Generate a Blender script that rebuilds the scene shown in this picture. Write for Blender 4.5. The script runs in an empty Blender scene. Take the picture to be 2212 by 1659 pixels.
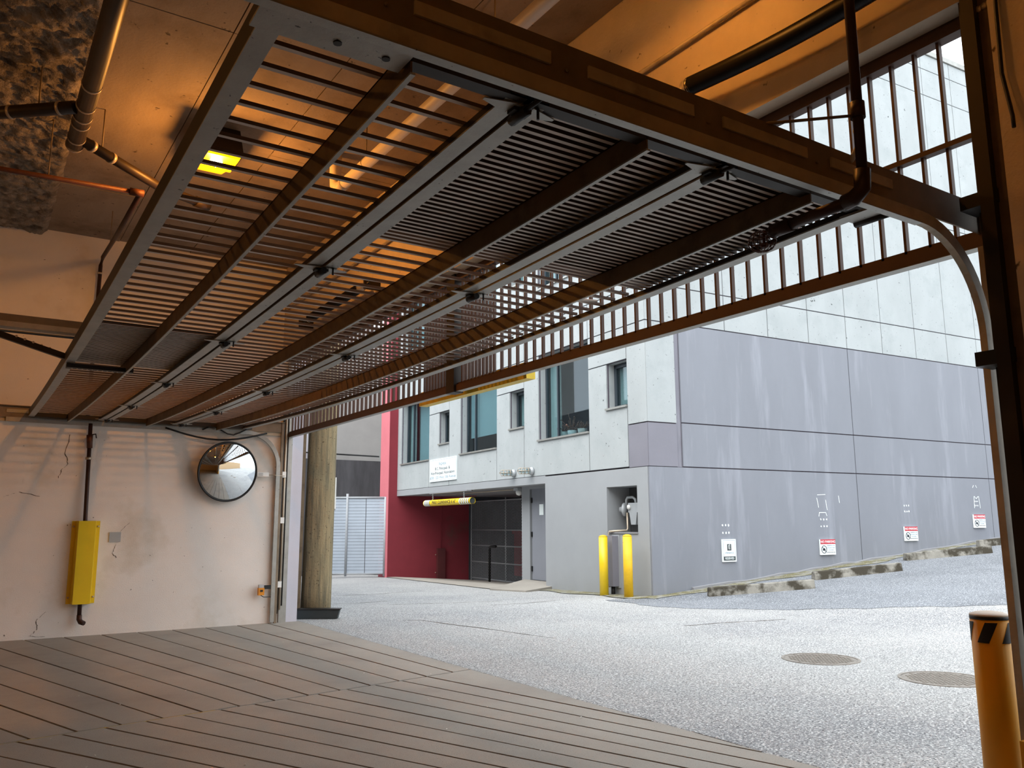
import bpy, bmesh, math, random
from mathutils import Vector, Matrix
random.seed(7)
D = bpy.data
scene = bpy.context.scene
C = scene.collection

# ------------------------------------------------------------------ camera
F_PX, PITCH, ROLL, YAW, CAM_H = 1784.5, math.radians(9.66), math.radians(-0.24), math.radians(33.23), 1.28
cp, sp, cr, sr = math.cos(PITCH), math.sin(PITCH), math.cos(ROLL), math.sin(ROLL)
r0, u0, f0 = Vector((1, 0, 0)), Vector((0, -sp, cp)), Vector((0, cp, sp))
r1, u1 = r0 * cr + u0 * sr, u0 * cr - r0 * sr
YM = Matrix(((math.cos(YAW), math.sin(YAW), 0), (-math.sin(YAW), math.cos(YAW), 0), (0, 0, 1)))
RR, UU, FF = YM @ r1, YM @ u1, YM @ f0
cd = D.cameras.new('camera'); cam = D.objects.new('camera', cd); C.objects.link(cam)
cd.sensor_fit = 'HORIZONTAL'; cd.sensor_width = 36.0; cd.lens = 36.0 * F_PX / 2212.0
cd.clip_start = 0.05; cd.clip_end = 300
m = Matrix((RR, UU, -FF)).transposed().to_4x4(); m.translation = Vector((0, 0, CAM_H))
cam.matrix_world = m
scene.camera = cam

# ------------------------------------------------------------------ sky and exposure
SKY_STRENGTH = 2.75
LAMP_W = 50.0
w = D.worlds.new('sky'); scene.world = w; w.use_nodes = True
bg = w.node_tree.nodes['Background']
bg.inputs[0].default_value = (0.87, 0.94, 1.0, 1); bg.inputs[1].default_value = SKY_STRENGTH
# sun behind thin cloud, high over the garage roof: very soft
sd = D.lights.new('veiled_sun', 'SUN'); sd.energy = 3.6; sd.angle = math.radians(60); sd.color = (1.0, .97, .93)
so = D.objects.new('veiled_sun', sd); C.objects.link(so); so.location = (0, 0, 20)
so.rotation_euler = Vector((math.cos(math.radians(52)) * .97, math.cos(math.radians(52)) * .24, -math.sin(math.radians(52)))).to_track_quat('-Z', 'Y').to_euler()
scene.cycles.max_bounces = 12; scene.cycles.diffuse_bounces = 8
vs = scene.view_settings
vs.view_transform = 'Standard'; vs.look = 'None'; vs.gamma = 1.0; vs.exposure = 0.0; vs.use_curve_mapping = False

# ------------------------------------------------------------------ materials
def lin(h):
    if not isinstance(h, str): return tuple(h)
    v = [int(h[i:i + 2], 16) / 255 for i in (0, 2, 4)]
    return tuple(x / 12.92 if x <= .04045 else ((x + .055) / 1.055) ** 2.4 for x in v)
MATS = {}
def mat(name, col, rough=.6, metal=0.0, var=.12, scale=2.5, stretch=(1, 1, 1), bump=0.0, bscale=60.0,
        specks=None, col2=None, mix=(.52, .68), scale2=1.2, stretch2=(1, 1, 1), spec=.4, emit=None, estr=0.0):
    mt = D.materials.new(name); mt.use_nodes = True; MATS[name] = mt
    nt = mt.node_tree; N = nt.nodes; L = nt.links
    bs = N['Principled BSDF']; c = lin(col)
    bs.inputs['Roughness'].default_value = rough; bs.inputs['Metallic'].default_value = metal
    bs.inputs['Specular IOR Level'].default_value = spec
    geo = N.new('ShaderNodeNewGeometry')
    def noise(sc, st, detail=5):
        mp = N.new('ShaderNodeMapping'); mp.inputs['Scale'].default_value = st
        L.new(geo.outputs['Position'], mp.inputs['Vector'])
        n = N.new('ShaderNodeTexNoise'); n.inputs['Scale'].default_value = sc; n.inputs['Detail'].default_value = detail
        n.inputs['Roughness'].default_value = .62
        L.new(mp.outputs[0], n.inputs['Vector']); return n
    n1 = noise(scale, stretch)
    rp = N.new('ShaderNodeValToRGB')
    rp.color_ramp.elements[0].position = .3; rp.color_ramp.elements[1].position = .7
    rp.color_ramp.elements[0].color = tuple(max(0, x * (1 - var)) for x in c) + (1,)
    rp.color_ramp.elements[1].color = tuple(min(1, x * (1 + var)) for x in c) + (1,)
    L.new(n1.outputs['Fac'], rp.inputs[0]); out = rp.outputs[0]
    def over(fac, colr, base):
        mx = N.new('ShaderNodeMix'); mx.data_type = 'RGBA'
        L.new(fac, mx.inputs[0]); L.new(base, mx.inputs[6]); mx.inputs[7].default_value = lin(colr) + (1,)
        return mx.outputs[2]
    if col2:
        n2 = noise(scale2, stretch2); r2 = N.new('ShaderNodeMapRange')
        r2.inputs['From Min'].default_value = mix[0]; r2.inputs['From Max'].default_value = mix[1]
        L.new(n2.outputs['Fac'], r2.inputs['Value']); out = over(r2.outputs[0], col2, out)
    if specks:
        for sc, lo, hi, colr in specks:
            n3 = noise(sc, (1, 1, 1), 2); r3 = N.new('ShaderNodeMapRange')
            r3.inputs['From Min'].default_value = lo; r3.inputs['From Max'].default_value = hi
            L.new(n3.outputs['Fac'], r3.inputs['Value']); out = over(r3.outputs[0], colr, out)
    L.new(out, bs.inputs['Base Color'])
    if bump:
        nb = noise(bscale, (1, 1, 1), 4); b = N.new('ShaderNodeBump')
        b.inputs['Strength'].default_value = bump; b.inputs['Distance'].default_value = .01
        L.new(nb.outputs['Fac'], b.inputs['Height']); L.new(b.outputs[0], bs.inputs['Normal'])
    if emit:
        bs.inputs['Emission Color'].default_value = lin(emit) + (1,); bs.inputs['Emission Strength'].default_value = estr
    return mt
def glass(name, tint, refl=.25, rough=.02):
    mt = D.materials.new(name); mt.use_nodes = True; nt = mt.node_tree; N = nt.nodes; L = nt.links
    N.remove(N['Principled BSDF'])
    g = N.new('ShaderNodeBsdfGlossy'); g.inputs['Roughness'].default_value = rough; g.inputs['Color'].default_value = (.9, .95, 1, 1)
    t = N.new('ShaderNodeBsdfTransparent'); t.inputs['Color'].default_value = lin(tint) + (1,)
    mx = N.new('ShaderNodeMixShader'); mx.inputs[0].default_value = refl
    L.new(t.outputs[0], mx.inputs[1]); L.new(g.outputs[0], mx.inputs[2]); L.new(mx.outputs[0], N['Material Output'].inputs[0])
    return mt

M_WALL = mat('painted_plaster', 'e6dfd8', .75, var=.05, scale=1.4, bump=.25, bscale=90, col2='cbbfae', mix=(.55, .75), scale2=.9,
             specks=[(22, .74, .78, '7d7066')])
M_BEAM = mat('pitted_concrete', 'c9b8a2', .85, var=.10, scale=3, bump=.35, bscale=45, specks=[(16, .70, .76, '5e4c3c')])
M_CEIL = mat('board_formed_concrete', '8f7e6c', .9, var=.12, scale=2.2, stretch=(2.5, .6, 1), bump=.3, bscale=40,
             col2='776552', mix=(.5, .7), scale2=1.6, specks=[(14, .69, .75, '4c3f34')])
M_SPRAY = mat('sprayed_insulation', '8b7f70', 1.0, var=.35, scale=14, bump=1.0, bscale=55, col2='5b5147', mix=(.45, .65), scale2=5)
M_FLOOR = mat('brushed_concrete', '9a948b', .8, var=.10, scale=1.6, bump=.25, bscale=160, col2='87817a', mix=(.5, .7), scale2=.8,
              specks=[(110, .62, .72, '6a645d')])
M_GROOVE = mat('dark_groove', '2c2826', .95)  # one dark tone for the base slab showing in the grooves
M_SEAL_Y = mat('yellow_joint_filler', 'b29a55', .8, var=.25, scale=9, col2='8d8678', mix=(.45, .6), scale2=3)
M_ASPH = mat('asphalt', '9b9b9a', .8, var=.10, scale=.5, bump=1.0, bscale=55, col2='868789', mix=(.48, .62), scale2=.22,
             specks=[(60, .52, .60, 'cfcfce'), (75, .56, .62, '4c4c4e')], spec=.5)
M_ASPH2 = mat('newer_asphalt', '767a80', .7, var=.12, scale=.8, bump=1.0, bscale=60, col2='63676d', mix=(.48, .62), scale2=.5,
              specks=[(60, .55, .62, 'c2c5c9'), (75, .56, .62, '424448')], spec=.5)
M_MOSS = mat('mossy_gravel', '6f6a4c', .95, var=.3, scale=7, bump=.8, bscale=60, col2='8b8a84', mix=(.45, .6), scale2=4, specks=[(38, .63, .68, 'b9b9b2')])
M_CURB = mat('weathered_curb_concrete', '8b8880', .9, var=.2, scale=5, bump=.6, bscale=50, col2='3d382e', mix=(.42, .56), scale2=3)
M_CONC = mat('light_precast_concrete', 'a4a9aa', .85, var=.07, scale=1.3, stretch=(1, 1, .5), bump=.2, bscale=70,
             col2='9ca2a3', mix=(.5, .72), scale2=2.2, specks=[(20, .68, .73, '7f8382'), (8, .73, .755, '4f5352')])
M_JOINT = mat('joint_sealant', '57505a', .8, var=.05)
M_GREY = mat('grey_painted_concrete', '7f828a', .7, var=.06, scale=1.2, stretch=(1, 1, .35), bump=.12, bscale=70,
             col2='979aa3', mix=(.55, .8), scale2=2.6, stretch2=(1, 1, .12))
M_GREY2 = mat('dark_grey_painted_concrete', '7b7a83', .7, var=.06, scale=1.2, bump=.12, bscale=70, col2='93939c', mix=(.6, .8), scale2=2, stretch2=(1, 1, .2))
M_LOW = mat('flat_grey_paint', '96999c', .65, var=.05, scale=.9, bump=.1, bscale=80)
M_SOFFIT = mat('soffit_board', '87878a', .8, var=.04)
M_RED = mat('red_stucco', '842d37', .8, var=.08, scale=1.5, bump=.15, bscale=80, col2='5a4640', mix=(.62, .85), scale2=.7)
M_MAROON = mat('maroon_steel', '5c2a2c', .6, .1, var=.15)
M_RED_LIT = mat('lit_red_stucco', 'c86f78', .8, var=.06, scale=1.5)  # paler red: daylight on the pier front painted into the colour
M_DARKW = mat('dark_streaky_concrete', '4a4a4c', .9, var=.25, scale=2, stretch=(2, 2, .4))
M_GREYB = mat('grey_stucco', 'a09e9a', .85, var=.06, scale=1.3)
M_LILAC = mat('pale_lilac', 'c3c2cc', .7, var=.05, scale=1.8, bump=.1)
M_BROWN = mat('brown_painted_steel', '4a342a', .55, .2, var=.15, scale=5, spec=.4)
M_BROWND = mat('dark_brown_steel', '231b16', .5, .2, var=.2, scale=4)
M_SLAT_LIT = mat('lit_taupe_slat', 'd0c6bc', .5, .1, var=.10, scale=6)  # paler taupe: light bounced off the ground, painted into the slats
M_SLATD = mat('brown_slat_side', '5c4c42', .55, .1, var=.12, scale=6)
M_RIB = mat('brown_rib_steel', '66543f', .55, .2, var=.2, scale=4, col2='4d3d2c', mix=(.5, .7), scale2=6)
M_GALV = mat('galvanised_steel', 'a09f9a', .45, .55, var=.12, scale=8, bump=.1, bscale=50, specks=[(45, .70, .75, '4b4a48')])
M_TRACK = mat('dusty_track_steel', 'b8ac98', .55, .2, var=.15, scale=6, col2='968a76', mix=(.5, .7), scale2=4)
M_TRACKD = mat('dark_track_steel', '80715f', .6, .3, var=.2, scale=6)
M_BLACK = mat('black_rubber', '191919', .5, var=.1)
M_SPRING = mat('oiled_spring_steel', '1c1a1a', .4, .5, var=.2, scale=20)
M_PIPEB = mat('black_drain_pipe', '33281f', .45, .1, var=.2, scale=6)
M_RUST = mat('red_oxide_pipe', '55301f', .55, .2, var=.25, scale=10)
M_PIPED = mat('dark_red_pipe', '38241e', .5, .2, var=.2, scale=10)
M_WPIPE = mat('white_pvc_pipe', 'd6c8b8', .5, var=.05)
M_CLAMP = mat('clamp_steel', 'b9ab98', .4, .5, var=.1)
M_YEL = mat('yellow_paint', 'e3c21c', .35, var=.06, scale=3, spec=.5)
M_YELB = mat('worn_yellow_paint', 'e0b423', .5, var=.10, scale=6, specks=[(14, .70, .74, '3d3a33')])
M_YELD = mat('amber_yellow_paint', 'e5a519', .5, var=.06, scale=4)
M_WHITE = mat('white_plastic', 'e6e6e2', .5, var=.03)
M_SIGN = mat('white_sign_face', 'e9f2f2', .4, var=.02)
M_SRED = mat('sign_red', 'bb2b3c', .45, var=.03)
M_INK = mat('dark_ink', '2a2f3a', .6, var=.03)
M_INK2 = mat('grey_blue_ink', '8294a4', .6, var=.03)
M_SDARK = mat('sign_dark_panel', '3c4244', .6, var=.03)
M_WOOD = mat('weathered_pole_wood', '8d7e60', .9, var=.25, scale=4, stretch=(7, 7, .5), bump=.6, bscale=30, col2='6b634f', mix=(.45, .65), scale2=3, stretch2=(6, 6, .5),
             specks=[(34, .64, .7, '4a3f2c')])
M_FRAME = mat('dark_window_frame', '3a4249', .4, var=.05)
M_GLASS = glass('window_glass', 'd4dfe1', .07)
M_BLIND = mat('pale_blind', 'bfd8dd', .7, var=.05, scale=30, stretch=(.1, .1, 3))
M_CURT = mat('pale_curtain', 'd4e2df', .8, var=.05)
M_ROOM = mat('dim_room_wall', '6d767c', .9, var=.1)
M_CHAIN = mat('galvanised_wire', 'a2a6aa', .5, .0, var=.1)
M_PRIV = mat('silver_privacy_slat', 'a9b2bd', .45, .1, var=.08, scale=1.5)
M_BIN = mat('red_bin_steel', 'a02a32', .6, var=.15)
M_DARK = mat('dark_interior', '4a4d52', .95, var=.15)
M_METER = mat('gas_meter_grey', 'a9adb0', .5, .2, var=.08)
M_MAN = mat('cast_iron_cover', '8f8880', .55, .3, var=.2, scale=20, bump=.6, bscale=90)
M_CRACK = mat('crack_shadow_dirt', '5a5047', .95)
M_PETAL = mat('white_petal', 'e8e4de', .7)
M_MIRROR = mat('mirror_glass', 'e4e9ec', .02, 1.0, var=.0)
M_ORANGE = mat('orange_plastic', 'd98a1f', .5, var=.05)
M_LENS = mat('sodium_lens', 'ffb300', .4, var=0, emit='ffc400', estr=2.6)
M_BULB = mat('sodium_bulb', 'fff0b0', .4, var=0, emit='fff2c0', estr=30.0)
M_BEIGE = mat('beige_stucco', 'c8a883', .85, var=.06)
M_PLANT = mat('dry_flowers', '8a6a5c', .9, var=.3, scale=30)

# ------------------------------------------------------------------ mesh helpers
def BM(): return bmesh.new()
def box(bm, x0, x1, y0, y1, z0, z1):
    v = [bm.verts.new(p) for p in ((x0, y0, z0), (x1, y0, z0), (x1, y1, z0), (x0, y1, z0), (x0, y0, z1), (x1, y0, z1), (x1, y1, z1), (x0, y1, z1))]
    for f in ((3, 2, 1, 0), (4, 5, 6, 7), (0, 1, 5, 4), (1, 2, 6, 5), (2, 3, 7, 6), (3, 0, 4, 7)): bm.faces.new([v[i] for i in f])
    return bm
def hexa(bm, pts):
    v = [bm.verts.new(p) for p in pts]
    for f in ((3, 2, 1, 0), (4, 5, 6, 7), (0, 1, 5, 4), (1, 2, 6, 5), (2, 3, 7, 6), (3, 0, 4, 7)): bm.faces.new([v[i] for i in f])
    return bm
def prism(bm, poly, d):
    d = Vector(d); a = [bm.verts.new(p) for p in poly]; b = [bm.verts.new(Vector(p) + d) for p in poly]; n = len(a)
    bm.faces.new(a[::-1]); bm.faces.new(b)
    for i in range(n): bm.faces.new([a[i], a[(i + 1) % n], b[(i + 1) % n], b[i]])
    return bm
def tube(bm, pts, r, n=10, cap=True):
    pts = [Vector(p) for p in pts]; rs = r if isinstance(r, (list, tuple)) else [r] * len(pts)
    rings = []; up = None
    for i, p in enumerate(pts):
        t = ((pts[min(i + 1, len(pts) - 1)] - pts[max(i - 1, 0)])).normalized()
        if up is None: up = Vector((0, 0, 1)) if abs(t.z) < .9 else Vector((1, 0, 0))
        u = (up - t * up.dot(t)).normalized(); up = u; v = t.cross(u)
        rings.append([bm.verts.new(p + (u * math.cos(2 * math.pi * k / n) + v * math.sin(2 * math.pi * k / n)) * rs[i]) for k in range(n)])
    for a, b in zip(rings, rings[1:]):
        for k in range(n):
            f = bm.faces.new([a[k], a[(k + 1) % n], b[(k + 1) % n], b[k]]); f.smooth = True
    if cap: bm.faces.new(rings[0][::-1]); bm.faces.new(rings[-1])
    return bm
def sweep(bm, pts, side, prof, cap=True):
    """profile [(u,v)] swept along pts lying in a plane with constant side vector; v axis = side x tangent."""
    pts = [Vector(p) for p in pts]; side = Vector(side).normalized(); rings = []
    for i, p in enumerate(pts):
        t = (pts[min(i + 1, len(pts) - 1)] - pts[max(i - 1, 0)]).normalized(); v = side.cross(t).normalized()
        rings.append([bm.verts.new(p + side * a + v * b) for a, b in prof])
    n = len(prof)
    for a, b in zip(rings, rings[1:]):
        for k in range(n): bm.faces.new([a[k], a[(k + 1) % n], b[(k + 1) % n], b[k]])
    if cap: bm.faces.new(rings[0][::-1]); bm.faces.new(rings[-1])
    return bm
def lathe(bm, prof, origin, axis=(0, 0, 1), n=24, smooth=True):
    axis = Vector(axis).normalized(); o = Vector(origin)
    u = (Vector((0, 0, 1)) if abs(axis.z) < .9 else Vector((1, 0, 0))); u = (u - axis * u.dot(axis)).normalized(); v = axis.cross(u)
    rings = []
    for r, h in prof:
        if r < 1e-6: rings.append([bm.verts.new(o + axis * h)])
        else: rings.append([bm.verts.new(o + axis * h + (u * math.cos(2 * math.pi * k / n) + v * math.sin(2 * math.pi * k / n)) * r) for k in range(n)])
    for a, b in zip(rings, rings[1:]):
        for k in range(n):
            k2 = (k + 1) % n
            vs_ = [a[0] if len(a) == 1 else a[k]] + ([] if len(a) == 1 else [a[k2]]) + ([b[0]] if len(b) == 1 else [b[k2], b[k]])
            f = bm.faces.new(vs_); f.smooth = smooth
    if len(rings[0]) > 1: bm.faces.new(rings[0][::-1])
    if len(rings[-1]) > 1: bm.faces.new(rings[-1])
    return bm
WLOC = {}
def obj(name, bm, mt, parent=None, label=None):
    bmesh.ops.recalc_face_normals(bm, faces=bm.faces[:])
    if parent is None:
        xs = [v.co for v in bm.verts]
        lo = Vector([min(c[i] for c in xs) for i in range(3)]); hi = Vector([max(c[i] for c in xs) for i in range(3)])
        base = Vector(((lo.x + hi.x) / 2, (lo.y + hi.y) / 2, lo.z)); off = base
    else:
        base = WLOC[parent]; off = Vector((0, 0, 0))
    bmesh.ops.translate(bm, verts=bm.verts[:], vec=-base)
    me = D.meshes.new(name); bm.to_mesh(me); bm.free(); me.materials.append(mt)
    o = D.objects.new(name, me); C.objects.link(o); o.location = off
    if parent is not None: o.parent = parent
    WLOC[o] = base
    if label: o['label'] = label
    return o
def thing(name, label, cat, loc, group=None, kind=None):
    o = D.objects.new(name, None); C.objects.link(o); o.location = loc; o.empty_display_size = .1
    WLOC[o] = Vector(loc); return tag(o, label, cat, group, kind)
def tag(o, label, cat, group=None, kind=None):
    o['label'] = label; o['category'] = cat
    if group: o['group'] = group
    if kind: o['kind'] = kind
    return o
def struct(name, bm, mt, label=None, cat=None):
    o = obj(name, bm, mt); o['kind'] = 'structure'
    if label: o['label'] = label; o['category'] = cat or name.split('_')[0]
    return o
def text(body, size, org, right, up, mt, parent, name='lettering', depth=.0015, align='CENTER', sx=1.0):
    cu = D.curves.new('t', 'FONT'); cu.body = body; cu.size = size; cu.align_x = align; cu.align_y = 'CENTER'; cu.extrude = depth; cu.resolution_u = 2
    o = D.objects.new('t', cu); C.objects.link(o); bpy.context.view_layer.update()
    me = D.meshes.new_from_object(o); D.objects.remove(o); D.curves.remove(cu)
    right = Vector(right); up = Vector(up); n = right.cross(up); org = Vector(org); base = WLOC[parent]
    for v in me.vertices:
        c = v.co.copy(); v.co = org + right * c.x * sx + up * c.y + n * c.z - base
    me.name = name; me.materials.clear(); me.materials.append(mt)
    o = D.objects.new(name, me); C.objects.link(o); o.parent = parent; WLOC[o] = base
    return o
def arc(c, r, a0, a1, n, e1, e2):
    c = Vector(c); e1 = Vector(e1); e2 = Vector(e2)
    return [c + e1 * r * math.cos(a0 + (a1 - a0) * i / n) + e2 * r * math.sin(a0 + (a1 - a0) * i / n) for i in range(n + 1)]

YW = 11.3          # face of the left wall
ZC = 4.9           # ceiling
XF = 3.66          # inner face of the transom grille
Kf = 3.66 / 3.62

# ------------------------------------------------------------------ garage shell
struct('wall_left', box(BM(), -10, 3.89, YW, YW + .3, -.3, 5.5), M_WALL, 'long white plastered garage wall carrying the round mirror', 'wall')
bm = BM(); box(bm, 3.55, 3.70, -8, 14, 3.60, 5.5)
struct('wall_front', bm, M_BEAM, 'pitted concrete beam above the barred transom', 'wall')
struct('wall_right', box(BM(), 3.42, 3.92, -8, 1.55, -.3, 3.60), M_BEAM, 'rough concrete pier beside the open gate', 'wall')
struct('wall_back', box(BM(), -10.2, -10, -8, YW, -.3, 5.1), M_BEAM, 'concrete rear wall of the garage', 'wall')
struct('wall_side', box(BM(), -10, 3.42, -8.2, -8, -.3, 5.1), M_BEAM, 'concrete side wall of the garage', 'wall')
ceiling = struct('ceiling', box(BM(), -10.2, 3.55, -8.2, YW, ZC + .03, ZC + .3), M_CEIL, 'board formed concrete ceiling', 'ceiling')
# formwork boards / slab bays of the ceiling
xs = [.50, 1.36, 2.22, 2.72, 3.55]
ys = [-8, -4, -1.5, .5, 2.2, 3.9, 5.84, 7.75, 9.6, YW]
for i in range(len(xs) - 1):
    for j in range(len(ys) - 1):
        dz = random.uniform(0, .008)
        obj('formwork_panel', box(BM(), xs[i] + .004, xs[i + 1] - .004, ys[j] + .004, ys[j + 1] - .004, ZC + dz, ZC + .04), M_CEIL, ceiling)
# sprayed insulation (real relief)
bm = BM(); nx, ny = 60, 240; x0, x1, y0, y1 = -1.0, .54, 4.6, YW
rnd = random.Random(3); grid = []
import mathutils
for i in range(nx + 1):
    row = []
    for j in range(ny + 1):
        x = x0 + (x1 - x0) * i / nx; y = y0 + (y1 - y0) * j / ny
        p = Vector((x * 5, y * 5, 0)); e = min(1, (x1 - x) / .05)
        wob = .035 * mathutils.noise.noise(Vector((0, y * 4, 3))) if i == nx else 0
        h = .05 + .035 * mathutils.noise.fractal(p, 1.0, 2.0, 4) + .03 * mathutils.noise.noise(p * 3.1) + .02 * mathutils.noise.noise(p * 8)
        row.append(bm.verts.new((x + wob, y, ZC - .01 - max(0, h) * e)))
    grid.append(row)
for i in range(nx):
    for j in range(ny): bm.faces.new([grid[i][j], grid[i + 1][j], grid[i + 1][j + 1], grid[i][j + 1]]).smooth = True
o = obj('spray_insulation', bm, M_SPRAY, ceiling, 'lumpy grey sprayed insulation'); o['kind'] = 'stuff'
o = obj('insulation_field', box(BM(), -10, .5, -8, 4.6, ZC - .05, ZC + .02), M_SPRAY, ceiling)
o = obj('insulation_field', box(BM(), -10, -1.0, 4.6, YW, ZC - .05, ZC + .02), M_SPRAY, ceiling)

# ------------------------------------------------------------------ garage floor: grooved concrete in two pours
FX1 = 3.92
floor = struct('floor', box(BM(), -10, FX1 - .01, -8, YW + .3, -.3, -.022), M_GROOVE, 'grooved concrete ramp floor', 'floor')
def jointY(x): return 5.93 + .19 * x if x < 1.0 else 6.12 + (x - 1.0) * .185
J0, J1 = 5.93 + .19 * -10, jointY(FX1)
def jy(x): return 6.0 + .175 * x
def clip(poly, a, b, c_):       # keep a*x+b*y<=c
    out = []
    for i in range(len(poly)):
        p, q = poly[i], poly[(i + 1) % len(poly)]; dp, dq = a * p[0] + b * p[1] - c_, a * q[0] + b * q[1] - c_
        if dp <= 0: out.append(p)
        if dp * dq < 0: t = dp / (dp - dq); out.append((p[0] + (q[0] - p[0]) * t, p[1] + (q[1] - p[1]) * t))
    return out
def strip(poly, dz=0):
    if len(poly) < 3: return
    obj('concrete_strip', prism(BM(), [(p[0], p[1], -.03) for p in poly], (0, 0, .03 + dz)), M_FLOOR, floor)
far = lambda k, y: (1.5 + .28 * k) + (.29 + .4 * k - 1.5 - .28 * k) * (y - 6.3) / 5.0
GW = .010
ks = list(range(-14, 9))
for k in ks:
    yb, yt = 0, YW
    poly = [(far(k, yb) + GW, yb), (far(k + 1, yb) - GW, yb), (far(k + 1, yt) - GW, yt), (far(k, yt) + GW, yt)]
    if k == ks[0]: poly = [(-10, yb), (far(k + 1, yb) - GW, yb), (far(k + 1, yt) - GW, yt), (-10, yt)]
    if k == ks[-1]: poly = [(far(k, yb) + GW, yb), (FX1, yb), (FX1, yt), (far(k, yt) + GW, yt)]
    poly = clip(poly, 1, 0, FX1); poly = clip(poly, .175, -1, -6.0 - .012)
    strip(poly, random.uniform(-.001, .001))
def near(k, y):
    x = .3 + .265 * k; s = max(.16, .55 - .098 * x)
    return x + s * (6.2 + .05 * x - y)
kn = list(range(-12, 13))
for k in kn:
    yb, yt = -8, 7.2
    poly = [(near(k, yb) + GW, yb), (near(k + 1, yb) - GW, yb), (near(k + 1, yt) - GW, yt), (near(k, yt) + GW, yt)]
    if k == kn[0]: poly = [(-10, yb), (near(k + 1, yb) - GW, yb), (near(k + 1, yt) - GW, yt), (-10, yt)]
    if k == kn[-1]: poly = [(near(k, yb) + GW, yb), (14, yb), (14, yt), (near(k, yt) + GW, yt)]
    # fan lines must not cross below the visible part
    poly = clip(poly, 1, 0, FX1); poly = clip(poly, 1, -8, 8 * 99) if False else poly
    poly = clip(poly, -.175, 1, 6.0 - .012); poly = clip(poly, 0, -1, -2.6)
    strip(poly, random.uniform(-.001, .001))
strip([(-10, -8), (FX1, -8), (FX1, 2.588), (-10, 2.588)])
obj('joint_filler', prism(BM(), [(-2, jy(-2) - .014, -.03), (1.6, jy(1.6) - .006, -.03), (1.6, jy(1.6) + .006, -.03), (-2, jy(-2) + .014, -.03)], (0, 0, .029)), M_SEAL_Y, floor, 'yellowed joint filler')

# ------------------------------------------------------------------ neighbour building frame of reference
CB = Vector((10.35, 11.26, 0)); YB = math.radians(29.16 - 33.23)
fA = Vector((-math.sin(YB), math.cos(YB), 0)); fB = Vector((math.cos(YB), math.sin(YB), 0)); UP = Vector((0, 0, 1))
def FP(a, s, z): return CB + fA * a + fB * s + UP * z
def fbox(bm, a0, a1, s0, s1, z0, z1):
    return hexa(bm, [FP(a0, s0, z0), FP(a0, s1, z0), FP(a1, s1, z0), FP(a1, s0, z0), FP(a0, s0, z1), FP(a0, s1, z1), FP(a1, s1, z1), FP(a1, s0, z1)])
def loc_as(p): d = Vector(p) - CB; return d.dot(fA), d.dot(fB)
def sm(t): t = max(0, min(1, t)); return t * t * (3 - 2 * t)
def ground_z(x, y):
    a, s = loc_as((x, y, 0))
    lat = -.0235 * max(0, a) * sm((x - 4.0) / 4.5)
    r = .085 * (s + .1) if s > .3 else (.085 * .4 * ((s + .9) / 1.2) ** 2 if s > -.9 else 0)
    if a > 0:
        r = 0 if a > .35 else r * (1 - a / .35)
        if s > 0: lat -= min(.6, .07 * s)
    return lat + r - .004

# ------------------------------------------------------------------ lane asphalt
bm = BM()
gx = [FX1 + .02 * i for i in range(3)] + [FX1 + .2 + .35 * i for i in range(40)] + [18.5 + 1.5 * i for i in range(18)]
gy = [-30 + 3 * i for i in range(9)] + [-4 + .4 * i for i in range(80)] + [28.5 + 2 * i for i in range(10)]
G = [[bm.verts.new((x + (.012 * math.sin(y * 9) + .01 * math.sin(y * 23) if i == 0 else 0), y, ground_z(x, y) - (.012 if i == 0 else 0))) for y in gy] for i, x in enumerate(gx)]
for i in range(len(gx) - 1):
    for j in range(len(gy) - 1): bm.faces.new([G[i][j], G[i + 1][j], G[i + 1][j + 1], G[i][j + 1]]).smooth = True
ground = struct('ground', bm, M_ASPH, 'pale weathered asphalt lane outside the gate', 'asphalt')
# patch seams and cracks in the asphalt
def crack(pts, wd=.012):
    bm = BM(); P = []
    for (ax, ay), (bx, by) in zip(pts, pts[1:]):
        n = max(2, int(math.hypot(bx - ax, by - ay) / .15))
        for i in range(n): P.append((ax + (bx - ax) * i / n, ay + (by - ay) * i / n))
    P.append(pts[-1]); prev = None
    for i, (x, y) in enumerate(P):
        d = Vector(P[min(i + 1, len(P) - 1)]) - Vector(P[max(i - 1, 0)]); nrm = Vector((-d.y, d.x)).normalized(); ww = wd * random.uniform(.4, 1.2)
        j = random.uniform(-.012, .012); x += nrm.x * j; y += nrm.y * j; z = ground_z(x, y) + .003
        cur = (bm.verts.new((x - nrm.x * ww, y - nrm.y * ww, z)), bm.verts.new((x + nrm.x * ww, y + nrm.y * ww, z)))
        if prev: bm.faces.new([prev[0], cur[0], cur[1], prev[1]])
        prev = cur
    return bm
for pts in [[(5.21, 13.53), (5.74, 13.45), (6.31, 13.66)], [(5.15, 10.62), (5.36, 10.41), (5.42, 9.92), (5.6, 9.05), (5.77, 7.93)], [(6.08, 12.9), (6.79, 12.69), (7.57, 12.54), (7.91, 12.4)], [(7.28, 11.76), (7.88, 11.71), (8.65, 11.86)], [(6.0, 15.4), (6.84, 15.59), (7.97, 16.24), (8.37, 16.26)], [(7.82, 7.93), (8.6, 7.86), (9.44, 7.65)]]:
    obj('asphalt_crack', crack(pts), M_CRACK, ground)
bm = BM(); pa = [-5.6 + .2 * i for i in range(29)]; ps = [.3 * i for i in range(48)]
PG_ = [[None] * len(ps) for _ in pa]
for i, a in enumerate(pa):
    sb0 = -1.03 + max(0, -1.5 - a) * .83 + .05 * math.sin(a * 7.1) + .04 * math.sin(a * 15.3)
    for j, s_ in enumerate(ps):
        p = FP(a, sb0 + s_, 0); PG_[i][j] = bm.verts.new((p.x, p.y, ground_z(p.x, p.y) + .004))
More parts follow.
